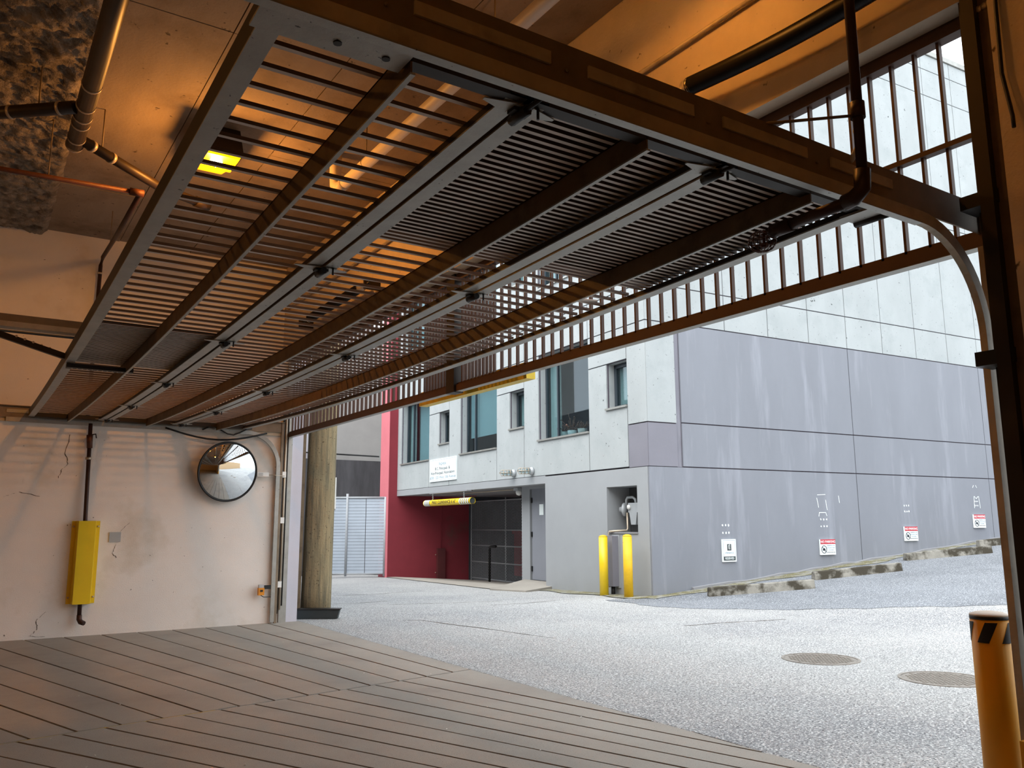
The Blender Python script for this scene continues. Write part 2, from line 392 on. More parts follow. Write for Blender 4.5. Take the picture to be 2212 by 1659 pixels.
for i in range(len(pa) - 1):
    for j in range(len(ps) - 1): bm.faces.new([PG_[i][j], PG_[i + 1][j], PG_[i + 1][j + 1], PG_[i][j + 1]]).smooth = True
obj('newer_asphalt', bm, M_ASPH2, ground, 'darker newer asphalt of the parking bays')
# concrete apron lip between floor slab and lane at the wall end, moss by the building foot
bm = BM()
for i in range(40):
    for (s0, s1, a0, a1, zz) in (((i - 8) * .3, (i - 7) * .3, -.42, -.02, .012),):
        q = [FP(a0 + .12 * math.sin(i * .9), s0, 0), FP(a0 + .12 * math.sin((i + 1) * .9), s1, 0), FP(a1, s1, 0), FP(a1, s0, 0)]
        if s0 < -.4: continue
        bm.faces.new([bm.verts.new((p.x, p.y, ground_z(p.x, p.y) + zz)) for p in q])
for i in range(14):
    a0, a1 = i * .28 - .2, (i + 1) * .28 - .2
    q = [FP(a0, -.5 - .1 * math.sin(i), 0), FP(a1, -.5 - .1 * math.sin(i + 1), 0), FP(a1, .02, 0), FP(a0, .02, 0)]
    bm.faces.new([bm.verts.new((p.x, p.y, ground_z(p.x, p.y) + .012)) for p in q])
o = obj('moss_strip', bm, M_MOSS, ground, 'green-brown moss and grit along the building foot'); o['kind'] = 'stuff'
# fallen petals: tiny light flecks on floor and lane
bm = BM()
for i in range(260):
    if i < 40: x, y = random.uniform(.5, 3.8), random.uniform(4, 10); z = .003
    else:
        x, y = random.uniform(4, 11), random.uniform(3, 22); z = ground_z(x, y) + .004
        if i > 140: p = FP(random.uniform(-2, 3), random.gauss(-.9, .4), 0); x, y = p.x, p.y; z = ground_z(x, y) + .004
    r = random.uniform(.006, .013); a = random.uniform(0, 6.28)
    bm.faces.new([bm.verts.new((x + r * math.cos(a + k * 1.57) * (1 if k % 2 else .6), y + r * math.sin(a + k * 1.57), z + .004 * (k % 2))) for k in range(4)])
o = obj('fallen_petals', bm, M_PETAL); tag(o, 'tiny white petals scattered over the floor and lane', 'petals', kind='stuff')

# ------------------------------------------------------------------ neighbour office building
B = thing('office_building', 'concrete office building with grey painted base and red end wall across the lane', 'building', FP(3, 3, 0))
core = BM(); seal = BM()
def inset(poly, t):
    out = []; n = len(poly)
    for i in range(n):
        a, b, c_ = poly[i - 1], poly[i], poly[(i + 1) % n]
        def nr(p, q): dx, dy = q[0] - p[0], q[1] - p[1]; l = math.hypot(dx, dy); return -dy / l, dx / l
        n1, n2 = nr(a, b), nr(b, c_); out.append((b[0] + (n1[0] + n2[0]) * t, b[1] + (n1[1] + n2[1]) * t))
    return out
def panel1(poly, mt=M_CONC, gap=.011, name='facade_panel'):       # facing the garage; poly CCW in (a,z)
    pi = inset(poly, gap)
    obj(name, prism(BM(), [FP(a, 0, z) for a, z in pi], fB * .035), mt, B)
    prism(seal, [FP(max(a, .033), .03, z) for a, z in poly], fB * .03)
    prism(core, [FP(max(a, .057), .055, z) for a, z in poly], fB * .22)
def panel2(s0, s1, z0, z1, mt=M_CONC, gap=.011, name='facade_panel'):
    obj(name, fbox(BM(), 0, .035, s0 + gap, s1 - gap, z0 + gap, z1 - gap), mt, B)
    fbox(seal, .03, .06, max(s0, .033), s1, z0, z1); fbox(core, .055, .25, max(s0, .057), s1, z0, z1)
rect = lambda a0, a1, z0, z1: [(a0, z0), (a1, z0), (a1, z1), (a0, z1)]
big = [(1.89, 3.88, 4.54), (5.89, 7.95, 8.67), (10.05, 12.2, 12.52)]
small = [(.59, 1.25, 1.89), (4.54, 5.22, 5.89), (8.67, 9.34, 10.05)]
for fl in range(3):
    d = 3.48 * fl
    zb = 2.34 if fl == 0 else 5.80 + 3.48 * (fl - 1)
    ztop = 5.07 + d
    for (a0, a1, a2) in big:
        panel1([(a0, zb), (a2, zb), (a2, ztop), (a1, ztop), (a1, 3.14 + d), (a0, 3.14 + d)])
    for (a0, a1, a2) in small:
        panel1([(a0, zb), (a2, zb), (a2, 4.42 + d), (a1, 4.42 + d), (a1, 3.52 + d), (a0, 3.52 + d)])
        panel1(rect(a0, a2, 4.42 + d, ztop))
    panel1(rect(0, .59, 3.14 if fl == 0 else zb, ztop))
    for (a0, a2) in [(0, .59)] + [(q[0], q[2]) for q in small] + [(q[0], q[2]) for q in big]:
        panel1(rect(a0, a2, ztop, min(ztop + .73, 13.25)))
panel1(rect(0, .59, 2.32, 3.14), M_GREY2)
# side facade
ZR = [5.07, 5.80, 8.55, 9.28, 12.07, 12.81, 13.25]
SC = [.81 + 1.2 * k for k in range(-0, 14)]
for i in range(len(SC) - 1):
    for z0, z1 in zip(ZR, ZR[1:]): panel2(SC[i], SC[i + 1], z0, z1)
for z0, z1 in [(3.14, 5.07)] + list(zip(ZR, ZR[1:])): panel2(0.0, .70, z0, z1)
panel2(0.0, .70, 2.32, 3.14, M_GREY2)
for s0, s1 in ((.81, 5.61), (5.61, 10.38), (10.38, 15.2)):
    panel2(s0, s1, 3.16, 5.07, M_GREY, name='painted_panel'); panel2(s0, s1, 2.33, 3.16, M_GREY, name='painted_panel')
panel2(0, 5.61, -.4, 2.33, M_GREY, name='painted_panel'); panel2(5.61, 10.38, -.4, 2.33, M_GREY, name='painted_panel'); panel2(10.38, 15.2, -.4, 2.33, M_GREY, name='painted_panel')
obj('recessed_joint', fbox(BM(), .03, .2, .68, .83, 2.33, 13.25), M_GREY2, B)
obj('wall_core', core, M_CONC, B); obj('joint_sealant', seal, M_JOINT, B)
bm = BM(); fbox(bm, -.04, .3, -.04, 16.5, 13.25, 13.38); fbox(bm, .3, 12.5, -.04, .3, 13.25, 13.38); obj('parapet_coping', bm, M_GALV, B)
obj('roof_vent', fbox(BM(), .5, .6, 10.0, 10.12, 13.3, 13.85), M_GALV, B)
obj('roof', fbox(BM(), .2, 12.5, .2, 15.5, 13.0, 13.2), M_SOFFIT, B)
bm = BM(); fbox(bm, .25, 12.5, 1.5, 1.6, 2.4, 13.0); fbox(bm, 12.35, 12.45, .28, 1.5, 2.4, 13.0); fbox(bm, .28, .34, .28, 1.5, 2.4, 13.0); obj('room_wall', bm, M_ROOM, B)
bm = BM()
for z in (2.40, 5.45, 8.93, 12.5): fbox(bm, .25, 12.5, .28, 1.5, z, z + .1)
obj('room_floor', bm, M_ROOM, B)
# windows
for fl in range(3):
    d = 3.48 * fl
    for i, (a0, a1, _) in enumerate(big + small):
        isb = i < 3; z0, z1 = (3.14 + d, 5.05 + d) if isb else (3.52 + d, 4.41 + d); fw = .05 if isb else .07
        bm = BM(); s0, s1 = .19, .25
        fbox(bm, a0, a0 + fw, s0, s1, z0, z1); fbox(bm, a1 - fw, a1, s0, s1, z0, z1); fbox(bm, a0, a1, s0, s1, z0, z0 + fw); fbox(bm, a0, a1, s0, s1, z1 - fw, z1)
        if isb: fbox(bm, a1 - .52, a1 - .48, s0, s1, z0, z1)
        wn = obj('window', bm, M_FRAME, B)
        obj('pane', fbox(BM(), a0 + fw, a1 - fw, .215, .222, z0 + fw, z1 - fw), M_GLASS, wn)
        obj('sill', fbox(BM(), a0, a1 + .03, -.04, .2, z0 - .03, z0 + .008), M_GALV, wn)
        if isb:
            if i == 1: obj('blind', fbox(BM(), a0 + .05, a1 - .05, .30, .32, z0 + .42, z1), M_BLIND, wn, 'pale horizontal blind')
            else: obj('curtain', fbox(BM(), a1 - .46, a1 - .05, .30, .33, z0 + .05, z1), M_CURT, wn, 'pale curtain drawn to the side')
            if i == 2: obj('curtain', fbox(BM(), a0 + .1, a1 - .55, .40, .43, z0, z1), M_BLIND, wn)
        else: obj('curtain', fbox(BM(), a0 + .3, a1 - .05, .30, .33, z0, z1), M_CURT, wn)
# base: ground storey
bm = BM(); Z0 = -.5
fbox(bm, 1.33, 3.63, 0, .8, Z0, 2.32); fbox(bm, .04, .37, 0, .8, Z0, 2.32); fbox(bm, .37, 1.33, 0, .8, 1.99, 2.32); fbox(bm, .37, 1.33, .0, .8, Z0, 1.11)
obj('base_wall', bm, M_LOW, B, 'flat grey painted ground floor wall with meter niche')
obj('niche_back', fbox(BM(), .3, 1.4, .55, .6, 1.0, 2.1), M_DARKW, B)  # niche back set darker than the wall around it
obj('niche_ledge', fbox(BM(), .37, 1.33, -.02, .5, 1.105, 1.13), M_SOFFIT, B)
obj('fascia_band', fbox(BM(), 3.63, 12.53, 0, .3, 2.17, 2.34), M_LOW, B)
obj('soffit', fbox(BM(), 3.63, 12.53, .05, 6, 2.18, 2.3), M_SOFFIT, B)
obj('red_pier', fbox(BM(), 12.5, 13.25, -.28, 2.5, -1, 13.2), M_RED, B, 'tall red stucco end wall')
obj('pier_face', fbox(BM(), 12.5, 13.25, -.29, -.28, -1, 13.2), M_RED_LIT, B, 'front of the red end wall with daylight painted into its colour')
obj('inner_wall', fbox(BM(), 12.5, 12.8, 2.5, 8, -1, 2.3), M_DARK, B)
# recess: door wall, floor
bm = BM(); fbox(bm, 3.63, 4.62, .55, .9, -.5, 2.2) if False else None
fbox(bm, 5.33, 5.72, .6, .9, -.5, 2.2); fbox(bm, 3.63, 4.3, .6, .9, -.5, 2.2); fbox(bm, 5.2, 5.72, .9, 6, -.5, 2.2); fbox(bm, 4.3, 5.33, .6, .9, 2.12, 2.2)
obj('recess_wall', bm, M_LOW, B)
door = obj('door', fbox(BM(), 4.3, 5.28, .63, .68, -.0, 2.12), M_GREY, B, 'grey flush steel door')
for z in (.25, 1.05, 1.85): obj('hinge', fbox(BM(), 5.25, 5.29, .60, .63, z - .06, z + .06), M_BLACK, door)
obj('notice_plate', fbox(BM(), 4.74, 4.92, .62, .63, 1.50, 1.75), M_SIGN, door)
obj('doorstep', hexa(BM(), [FP(2.95, -.9, -.16), FP(3.7, .55, -.3), FP(5.9, .55, -.3), FP(4.15, -1.1, -.2), FP(2.95, -.9, -.045), FP(3.7, .6, -.005), FP(5.6, .6, -.01), FP(4.15, -1.1, -.075)]), M_FLOOR, B, 'sloped concrete doorstep slab')
bm = BM(); rs = [-1.0, -.5, 0, .5, 1, 2, 3, 5, 8]; ra = [3.7 + .4 * i for i in range(23)]
def rz(a, s_):
    p = FP(a, s_, 0); return ground_z(p.x, p.y) + .014
VV = [[bm.verts.new(FP(a, max(q, -1.0 + .71 * (a - 3.7) / 8.8) if q < 0 else q, rz(a, max(q, -1.0 + .71 * (a - 3.7) / 8.8) if q < 0 else q))) for q in rs] for a in ra]
for i in range(len(ra) - 1):
    for j in range(len(rs) - 1):
        if (VV[i][j].co - VV[i][j + 1].co).length > 1e-4 or (VV[i + 1][j].co - VV[i + 1][j + 1].co).length > 1e-4: bm.faces.new([VV[i][j], VV[i + 1][j], VV[i + 1][j + 1], VV[i][j + 1]])
obj('ramp_floor', bm, M_FLOOR, B)
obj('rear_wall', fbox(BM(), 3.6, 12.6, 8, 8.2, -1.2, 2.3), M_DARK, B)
# chain-link gate of the parkade
CG = thing('chain_link_gate', 'dark chain link gate closing the parkade entrance beside the red wall', 'gate', FP(9, 2.55, -.5))
bm = BM(); s = 2.55
for z in (2.02, .64, .13, -.38, 1.12): tube(bm, [FP(5.75, s, z), FP(12.45, s, z)], .018, 6)
for a in (5.8, 7.9, 10.1, 12.42): tube(bm, [FP(a, s, -.5), FP(a, s, 2.1)], .022, 6)
obj('gate_frame', bm, M_CHAIN, CG)
bm = BM()
def wire(a0, z0, a1, z1, r=.007, ss=s):
    p, q = FP(a0, ss, z0), FP(a1, ss, z1); v = [bm.verts.new(p + UP * r), bm.verts.new(p - UP * r), bm.verts.new(q - UP * r), bm.verts.new(q + UP * r)]; bm.faces.new(v)
st = .085; zb, zt = -.45, 2.02; H_ = zt - zb
k = 5.75 - H_
while k < 12.45:
    for sg in (1, -1):
        a0, a1 = (k, k + H_) if sg > 0 else (k + H_, k); z0, z1 = zb, zt
        def cl(ax, zx, bx, bz):
            lo, hi = 5.78, 12.43; P = [(ax, zx), (bx, bz)]; out = []
            d = bx - ax
            ts = sorted([(lo - ax) / d, (hi - ax) / d]); t0, t1 = max(0, ts[0]), min(1, ts[1])
            if t1 <= t0: return None
            return ax + d * t0, zx + (bz - zx) * t0, ax + d * t1, zx + (bz - zx) * t1
        q = cl(a0, z0, a1, z1)
        if q: wire(*q, ss=s + .006 * sg)
    k += st
o = obj('wire_mesh', bm, M_CHAIN, CG); o['kind'] = 'stuff'
DB = thing('dumpster', 'long dark red waste bin behind the chain link gate', 'bin', FP(9.5, 4.2, -.6))
bm = BM(); fbox(bm, 6.9, 12.0, 3.9, 5.2, -.35, 1.0); obj('body', bm, M_BIN, DB); obj('rim', fbox(BM(), 6.85, 12.05, 3.85, 3.95, .98, 1.08), M_BIN, DB)
for a in (7.4, 8.6, 11.2): obj('wheel', lathe(BM(), [(.1, 0), (.1, .08)], FP(a, 3.95, -.5), fB, 12), M_BLACK, DB)
tp = obj('handrail', tube(BM(), [FP(9.9, 1.9, -.5), FP(9.9, 1.9, .55)] + arc(FP(9.8, 1.9, .55), .1, math.pi, math.pi / 2, 5, -fA, UP)[1:] + [FP(9.5, 1.9, .66)], .035, 8), M_BLACK)
tag(tp, 'black bent pipe handrail standing before the chain link gate', 'handrail')
# clearance bar on chains
CBAR = thing('clearance_bar', 'yellow clearance pipe with striped ends hanging on chains below the soffit', 'clearance bar', FP(8.5, -.12, 1.8))
obj('pipe', tube(BM(), [FP(10.0, -.1, 1.885), FP(7.0, -.1, 1.885)], .085, 18, False), M_YEL, CBAR)
obj('pipe_bore', tube(BM(), [FP(9.98, -.1, 1.885), FP(7.02, -.1, 1.885)], .078, 18), M_SDARK, CBAR)
for a in [9.93, 9.83, 9.73, 9.63] + [7.62, 7.5, 7.38, 7.26, 7.14]:
    obj('white_stripe', tube(BM(), [FP(a + .028, -.1, 1.885), FP(a - .028, -.1, 1.885)], .0858, 18, False), M_SIGN, CBAR)
    obj('black_stripe', tube(BM(), [FP(a - .028, -.1, 1.885), FP(a - .06, -.1, 1.885)], .0858, 18, False), M_INK, CBAR)
text('MAX CLEARANCE 6\'-6"', .12, FP(8.6, -.187, 1.89), -fA, UP, M_INK, CBAR, sx=1.25)
for a in (9.5, 7.5):
    bm = BM()
    for i in range(7):
        z = 1.97 + i * .03; p = FP(a, -.1, z); e = fA if i % 2 else fB
        tube(bm, arc(p, .018, 0, 6.283, 8, e, UP), .004, 4, False)
    obj('chain', bm, M_CHAIN, CBAR)
obj('hanger_plate', fbox(BM(), 7.3, 9.7, -.12, .05, 2.14, 2.17), M_SOFFIT, B)
# conduit guard on red wall
GC = thing('conduit_guard', 'red steel channel guarding the conduit on the red wall', 'guard', FP(12.4, 1.5, -.4))
bm = BM(); fbox(bm, 12.38, 12.5, 1.36, 1.62, -.45, .55); obj('channel', bm, M_MAROON, GC)
obj('conduit', tube(BM(), [FP(12.46, 1.5, .5), FP(12.46, 1.5, 2.1), FP(12.2, 1.5, 2.12), FP(10.0, 1.5, 2.12)], .012, 6), M_RED, GC)
for z in (-.2, .35): obj('bolt', lathe(BM(), [(.02, 0), (.015, .02), (0, .022)], FP(12.47, 1.33, z), -fB, 8), M_CLAMP, GC)
sc = thing('soffit_lamp', 'small caged lamp under the parkade soffit beside the grey door', 'lamp', FP(5.8, .6, 2.1))
obj('base', fbox(BM(), 5.74, 5.95, .5, .7, 2.1, 2.17), M_METER, sc); obj('globe', lathe(BM(), [(0, -.12), (.06, -.1), (.08, -.05), (.08, 0)], FP(5.85, .6, 2.1), UP, 12), M_WHITE, sc)
obj('conduit', tube(BM(), [FP(5.9, .6, 2.14), FP(10.5, .6, 2.14)], .012, 6), M_CLAMP, sc)
# caged bulkhead lights on the facade
for i, a in enumerate((5.1, 4.26)):
    t = thing('caged_light', 'caged wall light over the parkade entrance, %s' % ('beside the narrow panel joint' if i == 0 else 'the one toward the grey base wall'), 'light', FP(a, -.02, 2.47), 'caged wall lights')
    obj('backplate', lathe(BM(), [(.09, 0), (.09, .05), (.06, .08)], FP(a - .1, 0, 2.47), -fB + fA * .0, 14), M_METER, t)
    ax = (-fB * .9 + fA * .35).normalized(); o_ = FP(a - .1, -.07, 2.47)
    obj('glass_jar', lathe(BM(), [(.045, 0), (.05, .1), (.04, .24), (0, .26)], o_, ax, 12), M_GLASS, t)
    bm = BM()
    for h in (.04, .12, .2): 
        e1 = ax.cross(UP).normalized(); e2 = ax.cross(e1); tube(bm, arc(o_ + ax * h, .066, 0, 6.283, 14, e1, e2), .007, 5, False)
    for k in range(4):
        an = k * math.pi / 2; v = (e1 * math.cos(an) + e2 * math.sin(an)) * .066; tube(bm, [o_ + v, o_ + v + ax * .25, o_ + ax * .29], .007, 5)
    obj('wire_guard', bm, M_CLAMP, t)
# name board
SG = thing('name_board', 'white name board with blue lettering for an association between two windows', 'sign', FP(9.03, -.02, 2.48))
obj('board', fbox(BM(), 8.15, 9.91, -.03, .0, 2.48, 3.11), M_SIGN, SG)
bm = BM()
for a0, a1, z0, z1 in ((8.2, 9.86, 3.075, 3.08), (8.2, 9.86, 2.51, 2.515), (8.2, 8.21, 2.51, 3.08), (9.85, 9.86, 2.51, 3.08)): fbox(bm, a0, a1, -.032, -.029, z0, z1)
obj('border_line', bm, M_INK2, SG)
for body, sz, z, mt_, sx in (('bcpvpa', .13, 2.97, M_INK2, 1.3), ("B.C. Principals' &", .115, 2.83, M_INK, 1.25), ("Vice-Principals' Association", .115, 2.71, M_INK, 1.25), ('#200 - 525 West 10th Avenue', .11, 2.585, M_INK2, 1.25)):
    text(body, sz, FP(9.03, -.031, z), -fA, UP, mt_, SG, sx=sx)
# wall signs on the side facade
def f2sign(name, label, s0, s1, z0, z1, grp=None):
    t = thing(name, label, 'sign', FP(-.02, (s0 + s1) / 2, z0), grp); return t
R = f2sign('reserved_sign', 'upright white reserved parking sign with a dark letter emblem on the grey wall', 1.66, 2.01, .57, .99)
obj('plate', fbox(BM(), -.03, -.005, 1.66, 2.01, .57, .99), M_SIGN, R); obj('band', fbox(BM(), -.033, -.029, 1.685, 1.985, .595, .67), M_SDARK, R); obj('emblem', fbox(BM(), -.033, -.029, 1.785, 1.885, .78, .90), M_SDARK, R)
text('É', .11, FP(-.034, 1.835, .84), fB, UP, M_SIGN, R); text('EMINENCE', .045, FP(-.031, 1.835, .735), fB, UP, M_INK2, R); text('RESERVED', .06, FP(-.034, 1.835, .632), fB, UP, M_SIGN, R, sx=.85)
bm = BM()
for s0, s1, z0, z1 in ((1.685, 1.985, .965, .97), (1.685, 1.69, .6, .97), (1.98, 1.985, .6, .97)): fbox(bm, -.032, -.029, s0, s1, z0, z1)
obj('border_line', bm, M_INK2, R)
for i, (s0, z1) in enumerate(((4.32, .955), (7.02, 1.20), (9.58, 1.47))):
    where = ('beside the white reserved sign', 'between two wall joints', 'highest up the slope')[i]
    t = f2sign('no_parking_sign', 'red and white no parking sign on the grey wall, ' + where, s0, s0 + .44, z1 - .31, z1, 'no parking signs')
    z0 = z1 - .31; s1 = s0 + .44
    obj('plate', fbox(BM(), -.04, -.005, s0, s1, z0, z1), M_SIGN, t); obj('red_band', fbox(BM(), -.043, -.039, s0, s1, z1 - .095, z1), M_SRED, t)
    text('NO PARKING', .072, FP(-.044, s0 + .22, z1 - .05), fB, UP, M_SIGN, t, depth=.002)
    for q, (b, sz) in enumerate((('RESERVED FOR', .034), ('COLLEGE STAFF', .034), ('24 HOURS', .034), ('VIOLATORS TOWED AWAY', .02))):
        text(b, sz, FP(-.041, s0 + .30, z1 - .125 - q * .045), fB, UP, M_INK2 if q < 3 else M_INK, t)
    bm = BM(); cc = FP(-.043, s0 + .095, z0 + .11); tube(bm, arc(cc, .075, 0, 6.283, 20, fB, UP), .006, 5, False)
    tube(bm, [cc + fB * -.05 + UP * .05, cc + fB * .05 - UP * .05], .006, 5); 
    obj('prohibition_ring', bm, M_INK, t)
    bm = BM(); fbox(bm, -.042, -.039, s0 + .055, s0 + .135, z0 + .085, z0 + .115); fbox(bm, -.042, -.039, s0 + .07, s0 + .12, z0 + .115, z0 + .135); obj('car_symbol', bm, M_INK, t)
# glue marks left by older signs
def marks(pts, r=.022, nm='adhesive_residue'):
    bm = BM()
    for s_, z in pts:
        n = 7; a = [FP(-.004, s_ + r * random.uniform(.5, 1.1) * math.cos(k * 6.283 / n), z + r * random.uniform(.6, 1.3) * math.sin(k * 6.283 / n)) for k in range(n)]
        prism(bm, a, fA * .01)
    o = obj(nm, bm, M_SIGN, B); o['kind'] = 'stuff'
def six(s0, z0, ds=.075, dz=.14): return [(s0 + i * ds, z0 + j * dz) for i in range(3) for j in range(2)]
marks(six(1.72, 1.11)); marks(six(4.42, 1.22, .085)); marks(six(7.12, 1.53, .075, .13)); marks(six(9.72, 1.68, .06, .1), .02)
bm = BM()
def line2(s0, z0, s1, z1, wd=.006):
    d = Vector((s1 - s0, z1 - z0)).normalized(); nx_, nz_ = -d.y * wd, d.x * wd
    prism(bm, [FP(-.003, s0 + nx_, z0 + nz_), FP(-.003, s0 - nx_, z0 - nz_), FP(-.003, s1 - nx_, z1 - nz_), FP(-.003, s1 + nx_, z1 + nz_)], fA * .01)
for q in ((4.36, 1.86, 4.6, 1.87), (4.34, 1.80, 4.38, 1.6), (4.6, 1.76, 4.63, 1.55), (4.39, 1.5, 4.58, 1.5), (4.39, 1.5, 4.37, 1.42), (4.58, 1.5, 4.61, 1.43),
          (9.70, 2.1, 9.74, 2.16), (9.86, 2.1, 9.82, 2.16), (9.72, 1.9, 9.70, 1.62), (9.90, 1.9, 9.93, 1.62), (9.73, 1.9, 9.80, 1.84), (9.80, 1.84, 9.88, 1.9), (5.0, 1.85, 5.02, 1.7)): line2(*q)
o = obj('adhesive_residue', bm, M_SIGN, B); o['kind'] = 'stuff'
# base curb along the side facade
bm = BM()
zf = [.085 * (.9 + .45 * i) + random.uniform(.02, .055) for i in range(28)]
for i in range(27):
    s0, s1 = .9 + .45 * i, 1.35 + .45 * i; d_ = -.05
    hexa(bm, [FP(d_, s0, zf[i] - .25), FP(d_, s1, zf[i + 1] - .25), FP(.02, s1, zf[i + 1] - .25), FP(.02, s0, zf[i] - .25), FP(d_, s0, zf[i]), FP(d_, s1, zf[i + 1]), FP(.02, s1, zf[i + 1] + .01), FP(.02, s0, zf[i] + .01)])
bmesh.ops.remove_doubles(bm, verts=bm.verts[:], dist=1e-4)
obj('footing_edge', bm, M_SOFFIT, B, 'crumbling concrete footing edge')
# parking stops
for i, ((a0, s0), (a1, s1)) in enumerate((((-.85, .52), (-1.75, 2.1)), ((-1.05, 2.9), (-1.62, 4.6)), ((-.72, 6.0), (-1.5, 7.7)), ((-.62, 8.7), (-1.3, 10.4)))):
    p, q = FP(a0, s0, 0), FP(a1, s1, 0); p.z = ground_z(p.x, p.y); q.z = ground_z(q.x, q.y); d = (q - p).normalized(); n = Vector((-d.y, d.x, 0)).normalized()
    hgt = .15
    bm = BM(); prism(bm, [p + n * -.09 - UP * .03, p + n * .09 - UP * .03, p + n * .06 + UP * hgt, p + n * -.06 + UP * hgt], q - p)
    bmesh.ops.bevel(bm, geom=bm.edges[:], offset=.012, segments=1, affect='EDGES')
    o = obj('parking_stop', bm, M_CURB); tag(o, 'weathered concrete parking stop, ' + ('mossy one below the reserved sign', 'one below the wall joint', 'one below the middle no parking sign', 'topmost on the slope')[i], 'parking stop', 'parking stops')
# manhole covers
for i, (x, y) in enumerate(((6.99, 5.29), (6.95, 4.05))):
    z = ground_z(x, y); t = thing('manhole_cover', 'round cast iron manhole cover in the lane, ' + ('in full view toward the parking stops' if i == 0 else 'partly behind the near bollard'), 'manhole', (x, y, z), 'manhole covers')
    obj('rim', lathe(BM(), [(.36, -.02), (.36, .006), (.335, .006), (.335, -.02)], (x, y, z), UP, 36, False), M_MAN, t)
    bm = BM(); lathe(bm, [(.33, -.02), (.33, .003)], (x, y, z), UP, 36, False)
    for ii in range(-7, 8):
        for jj in range(-7, 8):
            if ii * ii + jj * jj < 50: box(bm, x + ii * .042 - .013, x + ii * .042 + .013, y + jj * .042 - .013, y + jj * .042 + .013, z, z + .007)
    obj('lid', bm, M_MAN, t)
# bollards by the meter niche
for i, (a, s_) in enumerate(((1.02, -.33), (.27, -.33))):
    p = FP(a, s_, 0); z = ground_z(p.x, p.y); t = thing('bollard', ('smooth yellow steel bollard at the meter niche beside the conduit' if i == 0 else 'chipped yellow steel bollard at the meter niche toward the building corner'), 'bollard', (p.x, p.y, z), 'niche bollards')
    obj('post', lathe(BM(), [(.083, -.05), (.083, 1.07)], (p.x, p.y, z), UP, 24), M_YEL if i == 0 else M_YELB, t); obj('domed_cap', lathe(BM(), [(.083, 1.07), (.075, 1.09), (.04, 1.105), (0, 1.11)], (p.x, p.y, z), UP, 24), M_YELB, t)
# gas meter
GM = thing('gas_meter', 'grey gas meter with regulator and bent pipes inside the wall niche', 'gas meter', FP(.9, .3, 1.12))
bm = BM(); fbox(bm, .62, .92, .2, .42, 1.5, 1.68); obj('meter_head', bm, M_METER, GM)
bm = BM(); prism(bm, [FP(.65, .2, 1.5), FP(.89, .2, 1.5), FP(.84, .2, 1.27), FP(.70, .2, 1.27)], fB * .2); obj('meter_body', bm, M_METER, GM)
obj('index_window', lathe(BM(), [(.045, 0), (.045, .03), (0, .03)], FP(.88, .2, 1.6), -fB, 14), M_WHITE, GM)
obj('regulator', lathe(BM(), [(.03, -.06), (.13, -.03), (.13, .02), (.06, .05), (.05, .1), (0, .1)], FP(1.16, .3, 1.56), (-fB * .5 + fA * .8), 18), M_METER, GM)
obj('outlet_pipe', tube(BM(), [FP(1.1, .3, 1.62), FP(1.1, .3, 1.74)] + [FP(1.06, .3, 1.79), FP(.9, .3, 1.79), FP(.82, .3, 1.75), FP(.8, .3, 1.66)], .026, 8), M_METER, GM)
obj('inlet_pipe', tube(BM(), [FP(1.06, .28, 1.5), FP(1.05, .28, 1.2), FP(1.05, .25, 1.16), FP(1.08, -.02, 1.15), FP(1.2, -.05, 1.14), FP(1.22, -.06, 1.08), FP(1.22, -.06, .1)], .02, 8), M_CLAMP, GM)
PC = thing('conduit_cover', 'grey steel cover over the gas pipe between the two bollards', 'cover', FP(1.1, -.08, -.05))
obj('channel', fbox(BM(), .97, 1.19, -.16, 0, .13, 1.06), M_GREY2, PC); obj('flange', fbox(BM(), .93, 1.23, -.02, 0, .1, 1.08), M_LOW, PC)
obj('pipe_foot', tube(BM(), [FP(1.08, -.08, -.08), FP(1.08, -.08, .15)], .04, 8), M_BLACK, PC)
# window sill things in the third big window
for i, (a, col, lab) in enumerate(((3.15, M_SIGN, 'white flower pot with dried flowers on the window ledge'), (2.75, M_PETAL, 'pale round pot with dark marks on the window ledge'), (3.45, M_CURT, 'small pale vase on the window ledge'))):
    t = thing('flower_pot', lab, 'flower pot', FP(a, .42, 3.16), 'window ledge pots')
    obj('pot', lathe(BM(), [(.09, 0), (.11, .16), (.1, .16), (.085, .03)], FP(a, .42, 3.15), UP, 14), col, t)
    bm = BM()
    for q in range(26):
        d = Vector((random.gauss(0, 1), random.gauss(0, 1), random.uniform(.6, 2.2))).normalized() * random.uniform(.12, .4 if i == 0 else .2); p = FP(a, .42, 3.28); tube(bm, [p, p + d * .6, p + d], .006, 4); lathe(bm, [(0, 0), (.02, .012), (0, .03)], p + d, d, 5)
    obj('plant', bm, M_PLANT, t)
    obj('shelf', fbox(BM(), a - .2, a + .2, .28, .6, 3.11, 3.15), M_ROOM, t)
t = thing('pendant_lamp', 'white pendant lamp hanging inside the big window above the pots', 'lamp', FP(2.7, .9, 4.55))
obj('shade', lathe(BM(), [(.05, .2), (.07, .12), (.16, .04), (.15, 0), (0, .0)], FP(2.7, .9, 4.6), UP, 18), M_SIGN, t); obj('cord', tube(BM(), [FP(2.7, .9, 4.75), FP(2.7, .9, 5.46)], .006, 5), M_INK, t)

